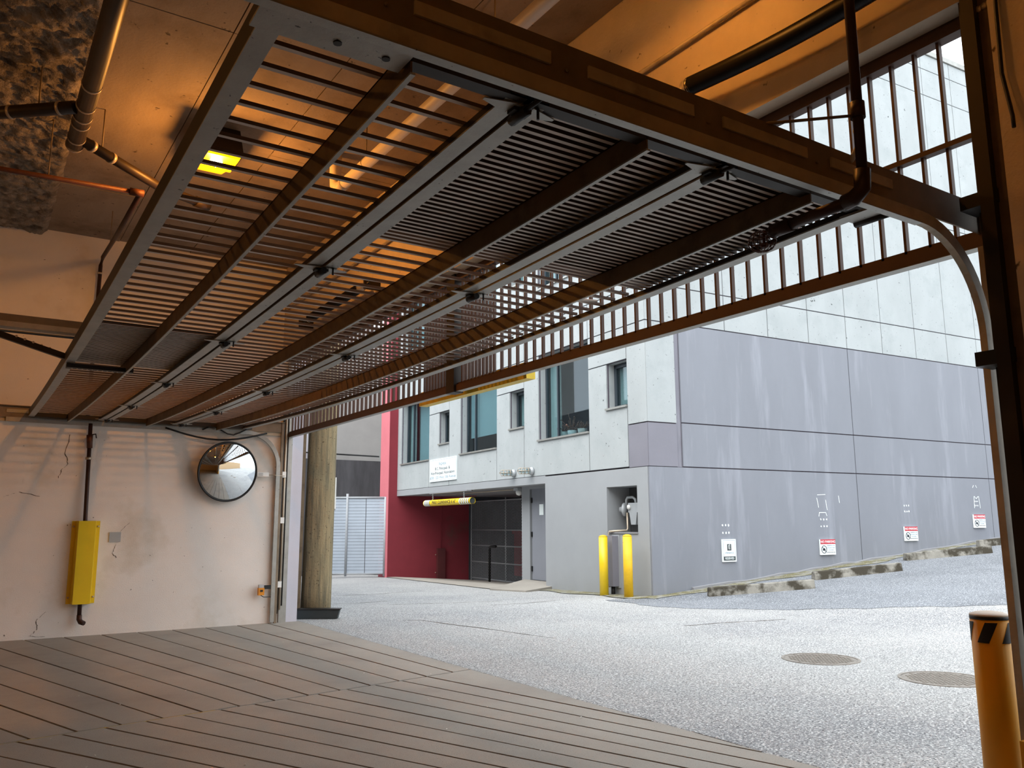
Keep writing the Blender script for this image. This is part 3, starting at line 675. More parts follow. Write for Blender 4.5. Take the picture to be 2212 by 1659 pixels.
# ------------------------------------------------------------------ far left of the lane
BL = thing('stucco_building', 'plain grey stucco building beyond the silver fence', 'building', (8, 30, -.5))
obj('wall', box(BM(), 2, 16, 29.5, 30, -.6, 9), M_GREYB, BL); obj('downpipe', box(BM(), 10.0, 10.25, 29.3, 29.5, -.5, 9), M_LILAC, BL); obj('pilaster', box(BM(), 9.6, 10.7, 29.38, 29.5, -.5, 9), M_GREYB, BL)
obj('cable', tube(BM(), [(10.0, 29.2, 3.9), (13, 29.1, 3.85)], .03, 5), M_BLACK, BL)
DW = obj('retaining_wall', box(BM(), 7.5, 14.5, 27.6, 27.9, -.6, 3.55), M_DARKW); tag(DW, 'dark stained concrete wall behind the silver fence', 'wall', kind='structure')
FN = thing('privacy_fence', 'silver slatted chain link fence gate beside the red wall', 'fence', (10.2, 24.4, -.3))
p0, p1 = Vector((9.45, 24.95, -.27)), Vector((10.95, 23.95, -.27)); dv = p1 - p0; dn = dv.normalized(); nn = Vector((-dn.y, dn.x, 0))
bm = BM()
for t_ in (0, .34, 1.0): p = p0 + dv * t_; tube(bm, [p, p + UP * (2.52 if t_ == .34 else 2.42)], .04, 8)
tube(bm, [p0 + UP * 2.40, p1 + UP * 2.40], .03, 8)
for z in (.08,): tube(bm, [p0 + UP * z, p1 + UP * z], .02, 8)
obj('frame', bm, M_CHAIN, FN)
for a, b in ((.02, .32), (.36, .66), (.67, .98)):
    for k in range(24):
        z = .1 + k * .095; q0, q1 = p0 + dv * a + UP * z, p0 + dv * b + UP * z
        obj('slat', prism(BM(), [q0, q0 + nn * .006, q0 + nn * .012 + UP * .088, q0 + nn * .006 + UP * .088], q1 - q0), M_PRIV, FN)
struct('wall_exterior', box(BM(), 3.2, 3.96, 11.62, 40, -.5, 5.5), M_SOFFIT, 'grey outside wall of the garage along the lane', 'wall')
# utility pole
UPX, UPY = 4.325, 11.77
PL = thing('utility_pole', 'thick weathered wooden utility pole at the garage corner', 'utility pole', (UPX, UPY, -.02))
bm = BM(); tube(bm, [(UPX + .004 * i, UPY, -.1 + .45 * i) for i in range(24)], [.215 - .0016 * i for i in range(24)], 28); obj('trunk', bm, M_WOOD, PL)
obj('tag_plate', box(BM(), UPX + .205, UPX + .235, UPY - .06, UPY + .06, 1.52, 1.98), M_WHITE, PL)
obj('tag_plate', box(BM(), UPX + .235, UPX + .25, UPY - .02, UPY + .03, 1.5, 1.96), M_METER, PL)
TR = thing('plastic_tray', 'black plastic tray squeezed between the wooden pole and the lane', 'tray', (4.05, 11.3, 0))
bm = BM(); c0, c1 = Vector((3.90, 11.62, 0)), Vector((4.46, 11.28, 0)); d = (c1 - c0); n = Vector((-d.y, d.x, 0)).normalized()
hexa(bm, [c0, c1, c1 + n * .12, c0 + n * .12, c0 - n * .03 - d * .05 + UP * .13, c1 - n * .03 + d * .06 + UP * .13, c1 + n * .13 + d * .05 + UP * .13, c0 + n * .13 - d * .05 + UP * .13])
obj('tub', bm, M_SDARK, TR)
obj('rim', hexa(BM(), [c0 - n * .04 - d * .06 + UP * .12, c1 - n * .04 + d * .07 + UP * .12, c1 + n * .14 + d * .06 + UP * .12, c0 + n * .14 - d * .06 + UP * .12, c0 - n * .04 - d * .06 + UP * .135, c1 - n * .04 + d * .07 + UP * .135, c1 + n * .14 + d * .06 + UP * .135, c0 + n * .14 - d * .06 + UP * .135]), M_BLACK, TR)
o = obj('corner_post', box(BM(), 3.965, 4.07, 11.68, 11.8, -.05, 6.2), M_RIB); tag(o, 'brown steel corner post behind the utility pole', 'post')

# ------------------------------------------------------------------ transom grille over the opening
TG = thing('transom_grille', 'brown steel bar grille filling the transom over the open gate', 'grille', (XF, 6.5, 2.49))
zk = lambda z: CAM_H + (z - CAM_H) * Kf
Zb0, Zb1, Zt0, Zt1 = zk(2.475), zk(2.553), zk(3.51), zk(3.575)
YR_, YL_ = 1.74, YW - .01
bm = BM(); box(bm, XF, XF + .065, YR_, 6.52, Zb0, Zb1 - .02); box(bm, XF, XF + .065, 6.68, YL_, Zb0, Zb1 - .02); obj('bottom_rail', bm, M_BROWN, TG)
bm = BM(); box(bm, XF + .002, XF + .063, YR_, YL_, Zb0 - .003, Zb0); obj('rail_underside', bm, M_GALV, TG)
obj('rail_lip', box(BM(), XF + .02, XF + .055, YR_, YL_, Zb1 - .021, Zb1), M_BROWN, TG)
obj('top_rail', box(BM(), XF, XF + .065, YR_, YL_, Zt0, Zt1), M_BROWN, TG)
obj('middle_rail', box(BM(), XF + .006, XF + .05, YR_, YL_, zk(2.98), zk(3.005)), M_BROWN, TG)
obj('centre_post', box(BM(), XF - .02, XF + .08, 6.53, 6.68, Zb0 - .01, Zt1), M_BROWND, TG)
YS = [(1.768 + .12 * k) * Kf for k in range(40)]; YS = [y for y in YS if y < 6.5]
y = 11.07 * Kf
while y > 6.72: YS.append(y); y -= .1195 * Kf
YS += [q + .06 for q in YS if 5.8 < q < 6.5 or 6.68 < q < 7.1]
YS += [1.78]
me0 = None
for y in YS:
    if y > YL_ - .02: continue
    b = obj('bar', box(BM(), XF + .02, XF + .046, y - .007, y + .007, Zb1 - .02, Zt0 + .002), M_BROWN, TG)
o = obj('jamb_plate', box(BM(), XF - .03, XF + .07, YW - .03, YW - .001, 0, Zt1), M_GALV, TG)
# yellow clearance beam outside
o = obj('clearance_beam', box(BM(), 3.84, 3.93, 5.64, 7.62, 2.49, 2.63), M_YEL); tag(o, 'long yellow beam hung outside below the barred transom', 'beam')

# ------------------------------------------------------------------ overhead gate (open, sagging a little)
GY0, GY1 = 1.93, 11.2
def sag(y): t = (y - GY0) / (GY1 - GY0); return 2.56 - .085 * 4 * t * (1 - t) + .0 * t
GT = thing('overhead_gate', 'slatted brown steel overhead gate standing open under the ceiling', 'gate', (1.8, 6.5, 2.45))
NS = 14
def long_bar(bm, x0, x1, z0, z1, ya=GY0, yb=GY1, n=NS):
    rings = []
    for i in range(n + 1):
        y = ya + (yb - ya) * i / n; z = sag(y)
        rings.append([bm.verts.new(p) for p in ((x0, y, z + z0), (x1, y, z + z0), (x1, y, z + z1), (x0, y, z + z1))])
    for a, b in zip(rings, rings[1:]):
        for k in range(4): bm.faces.new([a[k], b[k], b[(k + 1) % 4], a[(k + 1) % 4]])
    bm.faces.new(rings[0]); bm.faces.new(rings[-1][::-1]); return bm
SECT = [(.52, 1.325), (1.345, 2.175), (2.195, 3.07)]
RIBS = [.93, 1.81, 2.67]
pitch = .12
ny_ = int((GY1 - GY0 - .1) / pitch)
slat_mesh = {}
for si, (sx0, sx1) in enumerate(SECT):
    bm = BM(); rw = .062
    long_bar(bm, sx0, sx0 + rw, 0, .006); long_bar(bm, sx1 - rw, sx1, 0, .006)
    sec = obj('gate_section', bm, M_GALV, GT)
    bm = BM(); long_bar(bm, sx0, sx0 + .005, .006, .085 if si == 0 else .055); long_bar(bm, sx1 - .005, sx1, .006, .055); long_bar(bm, sx0 + rw - .004, sx0 + rw, .006, .03); long_bar(bm, sx1 - rw, sx1 - rw + .004, .006, .03)
    for ya, yb in ((GY0, GY0 + .05), (GY1 - .05, GY1)): box(bm, sx0, sx1, ya, yb, sag((ya + yb) / 2), sag((ya + yb) / 2) + .05)
    obj('section_channel', bm, M_BROWND, sec)
    bm = BM(); long_bar(bm, RIBS[si], RIBS[si] + .006, -.035, .055); long_bar(bm, RIBS[si], RIBS[si] + .03, .05, .056); obj('stiffener_rib', bm, M_RIB, sec)
    bm = BM(); long_bar(bm, RIBS[si], RIBS[si] + .016, -.041, -.034); obj('rib_flange', bm, M_GALV, sec)
    ylist = [GY0 + .09 + pitch * k for k in range(ny_ + 1)]
    dense = [(1.95, 3.22)] if si > 0 else [(5.6, 7.0)]
    for ya, yb in dense:
        q = [y for y in ylist if ya <= y <= yb]
        ylist += [y + pitch / 3 for y in q] + [y + 2 * pitch / 3 for y in q]
        bm = BM(); long_bar(bm, sx0 + .01, sx1 - .01, .069, .072, ya, yb, 4); obj('backing_sheet', bm, M_BROWND, sec)
    if si not in slat_mesh:
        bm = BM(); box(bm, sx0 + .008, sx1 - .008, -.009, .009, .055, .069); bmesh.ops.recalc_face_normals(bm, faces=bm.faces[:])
        bmesh.ops.translate(bm, verts=bm.verts[:], vec=(-WLOC[sec].x, 0, 0)); me = D.meshes.new('slat'); bm.to_mesh(me); bm.free(); me.materials.append(M_SLATD); me.materials.append(M_SLAT_LIT)
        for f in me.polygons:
            if f.normal.z < -.5: f.material_index = 1  # undersides take the tone with ground light painted in
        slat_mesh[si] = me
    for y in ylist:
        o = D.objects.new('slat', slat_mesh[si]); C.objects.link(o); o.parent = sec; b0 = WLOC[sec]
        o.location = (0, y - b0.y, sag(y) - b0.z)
# hinges
for xj in (1.335, 2.185):
    for y in (1.99, 3.72, 5.5, 7.4, 9.2, 10.95):
        z = sag(y); bm = BM(); s_ = .055 if y > 2.1 else .075
        prism(bm, [(xj - .03, y - .035, z - .006), (xj - .03, y + .035, z - .006), (xj - .13, y + .006, z - .003), (xj - .13, y - .006, z - .003)], (0, 0, .004))
        prism(bm, [(xj + .03, y + .035, z - .006), (xj + .03, y - .035, z - .006), (xj + .13, y - .006, z - .003), (xj + .13, y + .006, z - .003)], (0, 0, .004))
        box(bm, xj - .034, xj + .034, y - .03, y + .03, z - .007, z - .0015)
        h = obj('hinge', bm, M_GALV, GT)
        bm = BM(); tube(bm, [(xj, y - .045, z - .022), (xj, y + .045, z - .022)], .017, 8); box(bm, xj - .032, xj + .032, y - .02, y + .02, z - .018, z - .004); tube(bm, [(xj + .05, y - .03, z - .035), (xj + .05, y - .03, z)], .005, 6)
        obj('knuckle', bm, M_BLACK, h)
        if y in (1.99, 10.95):
            yo = -1 if y < 5 else 1
            obj('roller', tube(BM(), [(xj, y, z - .02), (xj, y + yo * .12, z - .02)], .008, 6), M_BLACK, h)
# corner brackets
br = obj('corner_bracket', box(BM(), .5, .92, 1.88, 1.99, 2.548, 2.556), M_GALV, GT)
for x in (.72, .86): obj('bolt_hole', lathe(BM(), [(.012, 0), (.012, .004)], (x, 1.94, 2.5445), UP, 10), M_BLACK, br)
obj('corner_bracket', box(BM(), 2.98, 3.10, 1.86, 2.02, 2.545, 2.555), M_GALV, GT)
obj('bottom_seal', tube(BM(), [(3.09, 1.86, 2.545), (3.09, 2.02, 2.545)], .018, 8), M_BLACK, GT)
# bent slat (damage)
obj('bent_slat', tube(BM(), [(2.72, 3.62, sag(3.6) + .06), (2.85, 3.66, sag(3.6) + .05), (2.98, 3.64, sag(3.6) + .055)], .009, 6), M_SLAT_LIT, GT)

# ------------------------------------------------------------------ door tracks
def track(name, label, y, sgn, xv, grp, TM):
    T = thing(name, label, 'track', (2, y, 0), grp); zt_ = 2.522; R = .45
    pts = [(.30, y, zt_), (1, y, zt_), (2, y, zt_), (xv - R, y, zt_)] + [tuple(p) for p in arc((xv - R, y, zt_ - R), R, math.pi / 2, 0, 14, (1, 0, 0), (0, 0, 1))][1:] + [(xv, y, 1.4), (xv, y, .02)]
    prof = [(-.015, -.026), (.015, -.026), (.015, .026), (-.015, .026)]
    bm = BM(); sweep(bm, pts, (0, 1, 0), prof); obj('roller_track', bm, TM, T)
    bm = BM(); sweep(bm, pts[:4], (0, 1, 0), [(-.017, .022), (.017, .022), (.017, .028), (-.017, .028)]); obj('track_lip', bm, M_GALV, T)
    bm = BM(); box(bm, .2, xv + .06, y - .004, y + .004, 2.545, 2.685); box(bm, .2, xv + .06, y, y + sgn * .04, 2.677, 2.685); 
    obj('hanger_angle', bm, M_TRACKD, T)
    for x0_, x1_ in ((.30, .74), (.87, 1.31), (1.45, 1.89), (2.03, 2.47), (2.61, 3.0)):
        bm = BM(); box(bm, x0_, x1_, y - .012, y + .012, 2.60, 2.64); obj('stiffener_plate', bm, TM, T)
    for x in (.79, 1.37, 1.96, 2.53): obj('bolt', lathe(BM(), [(.006, 0), (.006, .006), (0, .007)], (x, y - sgn * .004, 2.60), (0, -sgn, 0), 8), M_TRACKD, T)
    bm = BM(); box(bm, xv + .026, xv + .06, y - .014, y + .012, 0, 2.68); obj('jamb_angle', bm, M_TRACKD, T)
    return T
track('gate_track', 'curved steel gate track running out to the concrete pier', 1.796, 1, 3.635, 'gate tracks', M_TRACK)
T2 = track('gate_track', 'curved steel gate track fixed along the mirror wall', YW - .06, -1, 3.53, 'gate tracks', M_GALV)
o = obj('wall_rail', box(BM(), -.6, 3.6, YW - .04, YW - .002, 2.50, 2.58), M_TRACK, T2)
# wall-mounted conduit bundle by the left jamb
for i, (x, r, mt_) in enumerate(((3.60, .014, M_BLACK), (3.635, .016, M_CLAMP), (3.665, .01, M_BLACK))):
    o = obj('conduit', tube(BM(), [(x, YW - .03, .12 + .05 * i), (x, YW - .03, 2.9)], r, 8), mt_); tag(o, ('thin black cable beside the curved track on the mirror wall', 'grey conduit between two cables at the gate jamb', 'black cable hard against the gate jamb plate')[i], 'conduit', 'jamb conduits')
for z in (.5, 1.35, 1.97):
    o = obj('conduit_clip', box(BM(), 3.585, 3.65, YW - .05, YW - .012, z - .04, z + .04), M_WHITE); tag(o, 'white conduit clip %s on the jamb conduits' % {.5: 'lowest', 1.35: 'middle', 1.97: 'topmost'}[z], 'clip', 'conduit clips')
o = obj('hanging_cable', tube(BM(), [(2.05 + .013 * 10 * t_, YW - .08, 2.52 - .12 * math.sin(math.pi * t_ / 10)) for t_ in range(11)], .012, 8), M_BLACK); tag(o, 'thick black cable drooping below the track above the mirror', 'cable')
o = obj('looped_cable', tube(BM(), [(2.5 + .08 * t_, YW - .1, 2.52 + .05 * math.sin(t_ * 1.0)) for t_ in range(9)], .009, 8), M_BLACK); tag(o, 'wavy thin black cable at the track above the mirror', 'cable')

# ------------------------------------------------------------------ mirror wall objects
MR = thing('convex_mirror', 'round convex mirror in a black rim on the white wall', 'mirror', (3.32, YW - .12, 1.6))
# spherical cap: rim radius .385, bulge .11
mc = Vector((2.845, YW - .13, 1.983)); mn = Vector((.10, -1, -.10)).normalized(); Rm = .385; bl = .085; rad = (Rm * Rm + bl * bl) / (2 * bl)
prof = []
for i in range(17):
    r_ = Rm * (1 - i / 16); prof.append((r_, math.sqrt(rad * rad - r_ * r_) - (rad - bl)))
bm = BM(); lathe(bm, prof, mc, mn, 64); obj('mirror_face', bm, M_MIRROR, MR)
e1 = mn.cross(UP).normalized(); e2 = mn.cross(e1)
bm = BM(); tube(bm, arc(mc, Rm, 0, 6.2832, 64, e1, e2), .012, 8, False); obj('rim', bm, M_BLACK, MR)
obj('back_dish', lathe(BM(), [(Rm, -.002), (Rm * .8, -.02), (.1, -.03), (0, -.03)], mc, mn, 40), M_BLACK, MR)
obj('bracket', tube(BM(), [mc - mn * .02, (mc.x - .03, YW, mc.z)], .02, 8), M_BLACK, MR)
PG = thing('pipe_guard', 'bright yellow folded steel guard over the pipe on the white wall', 'guard', (1.23, YW - .05, .37))
def guard(bm, z0, z1, xs_, th=.006):
    pts = xs_
    for (xa, ya), (xb, yb) in zip(pts, pts[1:]):
        d = Vector((xb - xa, yb - ya)); n_ = Vector((-d.y, d.x)).normalized() * th
        hexa(bm, [(xa, ya, z0), (xb, yb, z0), (xb + n_.x, yb + n_.y, z0), (xa + n_.x, ya + n_.y, z0), (xa, ya, z1), (xb, yb, z1), (xb + n_.x, yb + n_.y, z1), (xa + n_.x, ya + n_.y, z1)])
bm = BM(); guard(bm, .375, 1.345, [(1.085, YW - .008), (1.125, YW - .008), (1.145, YW - .13), (1.33, YW - .13), (1.35, YW - .008), (1.39, YW - .008)]); obj('folded_plate', bm, M_YEL, PG)
for x in (1.105, 1.37):
    for z in (.45, 1.28): obj('bolt', lathe(BM(), [(.012, 0), (.012, .008), (0, .01)], (x, YW - .014, z), (0, -1, 0), 8), M_CLAMP, PG)
WP = thing('wall_pipe', 'dark pipe running down the white wall through the yellow guard', 'pipe', (1.2, YW - .06, .16))
obj('pipe', tube(BM(), [(1.19, YW - .07, 2.52), (1.215, YW - .07, 1.4), (1.235, YW - .07, .22)], .024, 10), M_PIPED, WP)
obj('elbow', tube(BM(), [(1.235, YW - .07, .25), (1.237, YW - .07, .20), (1.25, YW - .09, .17), (1.285, YW - .13, .155)], [.028, .03, .03, .026], 10), M_PIPED, WP)
obj('valve', tube(BM(), [(1.19, YW - .07, 2.38), (1.2, YW - .07, 2.22)], [.036, .032], 10), M_RUST, WP)
obj('valve_handle', tube(BM(), [(1.2, YW - .09, 2.38), (1.25, YW - .12, 2.39), (1.26, YW - .12, 2.34)], .008, 6), M_PIPED, WP)
obj('clamp', tube(BM(), [(1.195, YW - .07, 2.11), (1.196, YW - .07, 2.08)], .033, 10), M_CLAMP, WP)
o = obj('cover_plate', box(BM(), 1.50, 1.63, YW - .012, YW, 1.09, 1.21), M_METER); tag(o, 'small square grey cover plate on the white wall beside the yellow guard', 'cover plate')
SN = thing('radar_sensor', 'flat white sensor with three slots fixed beside the curved track', 'sensor', (3.33, YW - .1, 1.93))
obj('case', box(BM(), 3.245, 3.40, YW - .09, YW - .05, 1.935, 1.99), M_WHITE, SN)
for k in range(3): obj('slot', box(BM(), 3.255, 3.32, YW - .092, YW - .088, 1.945 + k * .014, 1.949 + k * .014), M_SDARK, SN)
obj('stem', tube(BM(), [(3.39, YW - .07, 1.96), (3.62, YW - .07, 1.95)], .006, 6), M_CLAMP, SN)
PE = thing('photo_eye', 'small orange photo eye on a bracket low beside the track', 'sensor', (3.36, YW - .1, .36))
obj('body', box(BM(), 3.325, 3.40, YW - .12, YW - .06, .375, .47), M_ORANGE, PE); obj('clear_cap', box(BM(), 3.33, 3.395, YW - .115, YW - .065, .47, .51), M_METER, PE); obj('lens', box(BM(), 3.345, 3.38, YW - .125, YW - .118, .42, .445), M_BLACK, PE)
obj('bracket', box(BM(), 3.40, 3.49, YW - .1, YW - .08, .45, .5), M_BLACK, PE); obj('wire', tube(BM(), [(3.36, YW - .09, .375), (3.4, YW - .09, .35), (3.5, YW - .09, .345)], .005, 6), M_BLACK, PE)
# plaster cracks
def wcrack(pts, wd=.004):
    bm = BM(); prev = None; P = []
    for (ax, az), (bx, bz) in zip(pts, pts[1:]):
        for i in range(5): P.append((ax + (bx - ax) * i / 5 + random.uniform(-.008, .008), az + (bz - az) * i / 5 + random.uniform(-.006, .006)))
    P.append(pts[-1])
    for x, z in P:
        w_ = wd * random.uniform(.5, 1.3); cur = (bm.verts.new((x - w_, YW - .002, z)), bm.verts.new((x + w_, YW - .002, z + w_)))
        if prev: bm.faces.new([prev[0], cur[0], cur[1], prev[1]])
        prev = cur
    return bm
wl = D.objects['wall_left']
obj('outer_reveal', box(BM(), 3.70, 3.891, YW - .004, YW + .301, -.3, 5.5), M_LILAC, wl, 'pale lilac outer reveal')  # cooler lilac tone than the inner wall face
for pts in ([(.98, 2.38), (.95, 2.15), (.99, 2.02), (.92, 1.95), (.90, 1.85)], [(.88, .30), (.8, .20), (.82, .12), (.75, .03), (.9, .02)], [(1.62, 1.22), (1.72, 1.32)], [(1.58, 1.06), (1.55, .95), (1.6, .90)], [(.35, 1.62), (.5, 1.68), (.72, 1.63)]):
    obj('plaster_crack', wcrack(pts), M_CRACK, wl)

# ------------------------------------------------------------------ gate operator
OP = thing('gate_operator', 'steel operator rail with a drawbar arm joining the open gate', 'gate opener', (.1, 7, 2.8))
bm = BM(); box(bm, -3, .72, 7.12, 7.20, 2.80, 2.86); obj('rail', bm, M_TRACKD, OP); bm = BM(); box(bm, -3, .70, 7.10, 7.22, 2.76, 2.80); obj('rail_flange', bm, M_TRACK, OP)
obj('chain', tube(BM(), [(-3, 7.16, 2.735), (.70, 7.16, 2.735)], .010, 6), M_BLACK, OP)
ar = obj('arm', hexa(BM(), [(-.1, 6.95, 2.70), (.54, 6.9, 2.51), (.54, 6.94, 2.51), (-.1, 6.99, 2.70), (-.1, 6.95, 2.745), (.54, 6.9, 2.555), (.54, 6.94, 2.555), (-.1, 6.99, 2.745)]), M_BROWND, OP)
for k in range(5): obj('arm_hole', lathe(BM(), [(.009, 0), (.009, .004)], (.20 + k * .055, 6.905 + .016, 2.655 - k * .0163), (0, -1, 0), 10), M_CLAMP, ar)
sb = obj('gate_strut', box(BM(), .53, .985, 6.80, 6.87, 2.44, 2.47), M_BROWND, OP)
for k in range(11): obj('strut_hole', lathe(BM(), [(.005, 0), (.005, .004)], (.57 + k * .034, 6.835, 2.438), UP, 8), M_CLAMP, sb)
obj('trolley', box(BM(), -.16, -.04, 6.92, 7.18, 2.66, 2.80), M_BLACK, OP); obj('pull_cord', tube(BM(), [(-.05, 7.0, 2.66), (-.03, 7.0, 2.5), (-.05, 7.02, 2.4)], .004, 5), M_BLACK, OP)

# ------------------------------------------------------------------ ceiling services
DP = thing('drain_pipe', 'large black drain pipe with clamped joints along the insulation edge', 'pipe', (.5, 6, 4.4))
obj('main', tube(BM(), [(.50, 3.0, 4.5), (.505, 5.2, 4.5), (.505, 7.55, 4.5)], .068, 18), M_PIPEB, DP)
for y in (6.42, 6.78, 6.98, 7.12, 7.42, 7.58): obj('clamp', tube(BM(), [(.505, y - .012, 4.5), (.505, y + .012, 4.5)], .072, 18), M_CLAMP, DP)
obj('side_branch', tube(BM(), [(-1.2, 8.0, 4.5), (-.05, 7.28, 4.5), (.44, 6.86, 4.5)], .05, 14), M_PIPEB, DP)
for t_ in (.15, .8): p = Vector((-.05, 7.28, 4.5)).lerp(Vector((.44, 6.86, 4.5)), t_); d = Vector((.49, -.42, 0)).normalized(); obj('clamp', tube(BM(), [p - d * .012, p + d * .012], .055, 14), M_CLAMP, DP)
obj('lower_branch', tube(BM(), [(.54, 7.45, 4.5), (1.30, 8.16, 4.5), (1.72, 8.36, 4.5)], .045, 14), M_PIPEB, DP)
for t_ in (.12, .35): p = Vector((.54, 7.45, 4.5)).lerp(Vector((1.3, 8.16, 4.5)), t_); d = Vector((.76, .71, 0)).normalized(); obj('clamp', tube(BM(), [p - d * .018, p + d * .018], .051, 14), M_CLAMP, DP)
obj('cleanout', tube(BM(), [(1.66, 8.33, 4.5), (1.80, 8.40, 4.5)], .055, 12), M_PIPEB, DP)
for p in ((.505, 6.42), (.72, 7.62), (.2, 7.06)): obj('hanger_rod', tube(BM(), [(p[0], p[1], 4.5), (p[0], p[1], ZC)], .006, 6), M_TRACKD, DP)
RP = thing('sprinkler_pipe', 'rust red sprinkler pipe turning toward the mirror wall', 'pipe', (1.1, 8, 4.2))
obj('run', tube(BM(), [(-1.5, 8.05, 4.3), (0, 7.96, 4.3), (1.05, 7.89, 4.3)], .022, 10), M_RUST, RP)
obj('tee', tube(BM(), [(1.0, 7.89, 4.3), (1.12, 7.89, 4.3)], .035, 10), M_RUST, RP)
obj('run', tube(BM(), [(1.09, 7.89, 4.3), (1.12, 9.6, 4.42), (1.16, 11.1, 4.6), (1.155, 11.22, 4.52), (1.15, 11.22, 2.6)], .024, 10), M_PIPED, RP)
for p in ((.35, 7.94, 4.3), (1.13, 10.2, 4.48)): obj('hanger_rod', tube(BM(), [p, (p[0], p[1], ZC)], .005, 6), M_TRACKD, RP)
for z in (4.42, 4.03): obj('clamp', tube(BM(), [(1.15, 11.22, z - .012), (1.15, 11.22, z + .012)], .031, 10), M_CLAMP, RP)
WPI = thing('white_pipe', 'white plastic pipe slung under the ceiling behind the gate', 'pipe', (2.75, 5, 4.44))
obj('run', tube(BM(), [(2.76, -2, 4.5), (2.75, 3, 4.5), (2.755, 7.15, 4.5)], .052, 16), M_WPIPE, WPI); obj('end_elbow', tube(BM(), [(2.755, 7.1, 4.5), (2.755, 7.25, 4.5), (2.755, 7.34, 4.56), (2.755, 7.36, 4.7), (2.755, 7.36, ZC)], .058, 16), M_WPIPE, WPI)
for y in (4.4, 6.6): obj('strap', tube(BM(), [(2.755, y - .01, 4.5), (2.755, y + .01, 4.5)], .055, 14), M_CLAMP, WPI); obj('hanger_rod', tube(BM(), [(2.755, y, 4.55), (2.755, y, ZC)], .006, 6), M_TRACKD, WPI)
SP0 = obj('pipe_stub', tube(BM(), [(2.42, 3.55, ZC), (2.44, 3.62, 4.62), (2.46, 3.7, 4.56)], .05, 14), M_PIPEB); tag(SP0, 'short black capped pipe stub dropping from the ceiling beside the white pipe', 'pipe')
o = obj('wall_conduit', tube(BM(), [(3.52, 1.6, 4.25), (3.52, 11.2, 4.27)], .014, 8), M_TRACK); tag(o, 'thin steel conduit clipped along the concrete beam', 'conduit')
# torsion springs and shaft
def spring(label, y0, y1, zfun):
    S = thing('torsion_spring', label, 'spring', (3.40, (y0 + y1) / 2, zfun((y0 + y1) / 2) - .06), 'torsion springs')
    n = int((y1 - y0) / .006); pts = []; rs = []
    for i in range(n + 1): y = y0 + (y1 - y0) * i / n; pts.append((3.40, y, zfun(y))); rs.append(.055 if i % 2 else .048)
    obj('coil', tube(BM(), pts, rs, 14), M_SPRING, S)
    for y, d in ((y1, 1), (y0, -1)): obj('cone', lathe(BM(), [(.052, -.02), (.05, .03), (.03, .06), (.016, .07)], (3.40, y, zfun(y)), (0, d, 0), 12), M_CLAMP, S)
    obj('shaft', tube(BM(), [(3.40, y0 - .25, zfun(y0)), (3.40, y1 + .35, zfun(y1))], .013, 8), M_SPRING, S)
spring('long black torsion spring above the gate mouth near the concrete pier', 1.75, 3.24, lambda y: 3.84 - .05 * math.sin(math.pi * min(1, max(0, (y - 1.5) / 1.8))) + .03 * (y - 2.4))
spring('black torsion spring above the middle of the gate mouth', 4.4, 6.0, lambda y: 3.84)
spring('black torsion spring above the gate mouth toward the mirror wall', 8.2, 9.8, lambda y: 3.84)
for i, y in enumerate((1.62, 3.52, 4.22, 6.3, 8.02, 10.1)):
    o = obj('spring_bracket', box(BM(), 3.36, 3.549, y - .012, y + .012, 3.78, 3.90), M_BROWND); tag(o, 'flat steel shaft bracket on the concrete beam, ' + ('beside the pier', 'ending the long spring', 'starting the middle spring', 'above the grille post', 'starting the last spring', 'toward the mirror wall')[i], 'bracket', 'shaft brackets')
# sprinkler drop
SD = thing('sprinkler_drop', 'dark sprinkler drop pipe with a wire cage hanging past the gate track', 'sprinkler', (2.6, 1.7, 2.38))
obj('drop', tube(BM(), [(2.61, 1.66, ZC), (2.605, 1.66, 2.50)], .019, 14), M_PIPED, SD); obj('coupling', tube(BM(), [(2.605, 1.66, 2.80), (2.605, 1.66, 2.74)], .027, 14), M_PIPED, SD)
obj('elbow', tube(BM(), [(2.605, 1.66, 2.54), (2.605, 1.665, 2.47), (2.605, 1.70, 2.445), (2.605, 1.74, 2.44)], .030, 12), M_PIPED, SD)
obj('arm', tube(BM(), [(2.605, 1.70, 2.44), (2.595, 1.98, 2.43)], .022, 12), M_PIPED, SD); obj('cap', tube(BM(), [(2.597, 1.97, 2.43), (2.594, 2.06, 2.428)], .028, 12), M_PIPED, SD)
bm = BM(); cc = Vector((2.59, 2.11, 2.40))
for k in range(3): tube(bm, arc(cc + Vector((0, 0, .025 * (k - 1))), .055 - .01 * abs(k - 1), 0, 6.283, 16, (1, 0, 0), (0, 1, 0)), .0022, 4, False)
for k in range(6):
    an = k * math.pi / 6; tube(bm, arc(cc, .055, 0, 6.283, 16, (math.cos(an), math.sin(an), 0), (0, 0, .8)), .0022, 4, False)
obj('wire_cage', bm, M_RUST, SD); obj('head', lathe(BM(), [(.012, 0), (.02, .01), (.006, .02), (.006, .05), (.016, .055)], (2.59, 2.10, 2.37), UP, 10), M_RUST, SD)
obj('brace_rod', tube(BM(), [(2.60, 1.66, 2.75), (2.25, 1.80, 2.68)], .006, 6), M_TRACKD, SD)
o = obj('track_strap', tube(BM(), [(2.75, 1.80, 2.66), (2.74, 1.74, 2.72), (2.68, 1.72, 2.74), (2.66, 1.70, 2.70)], .012, 6), M_WHITE); tag(o, 'pale strap tied around the track behind the sprinkler drop', 'strap')
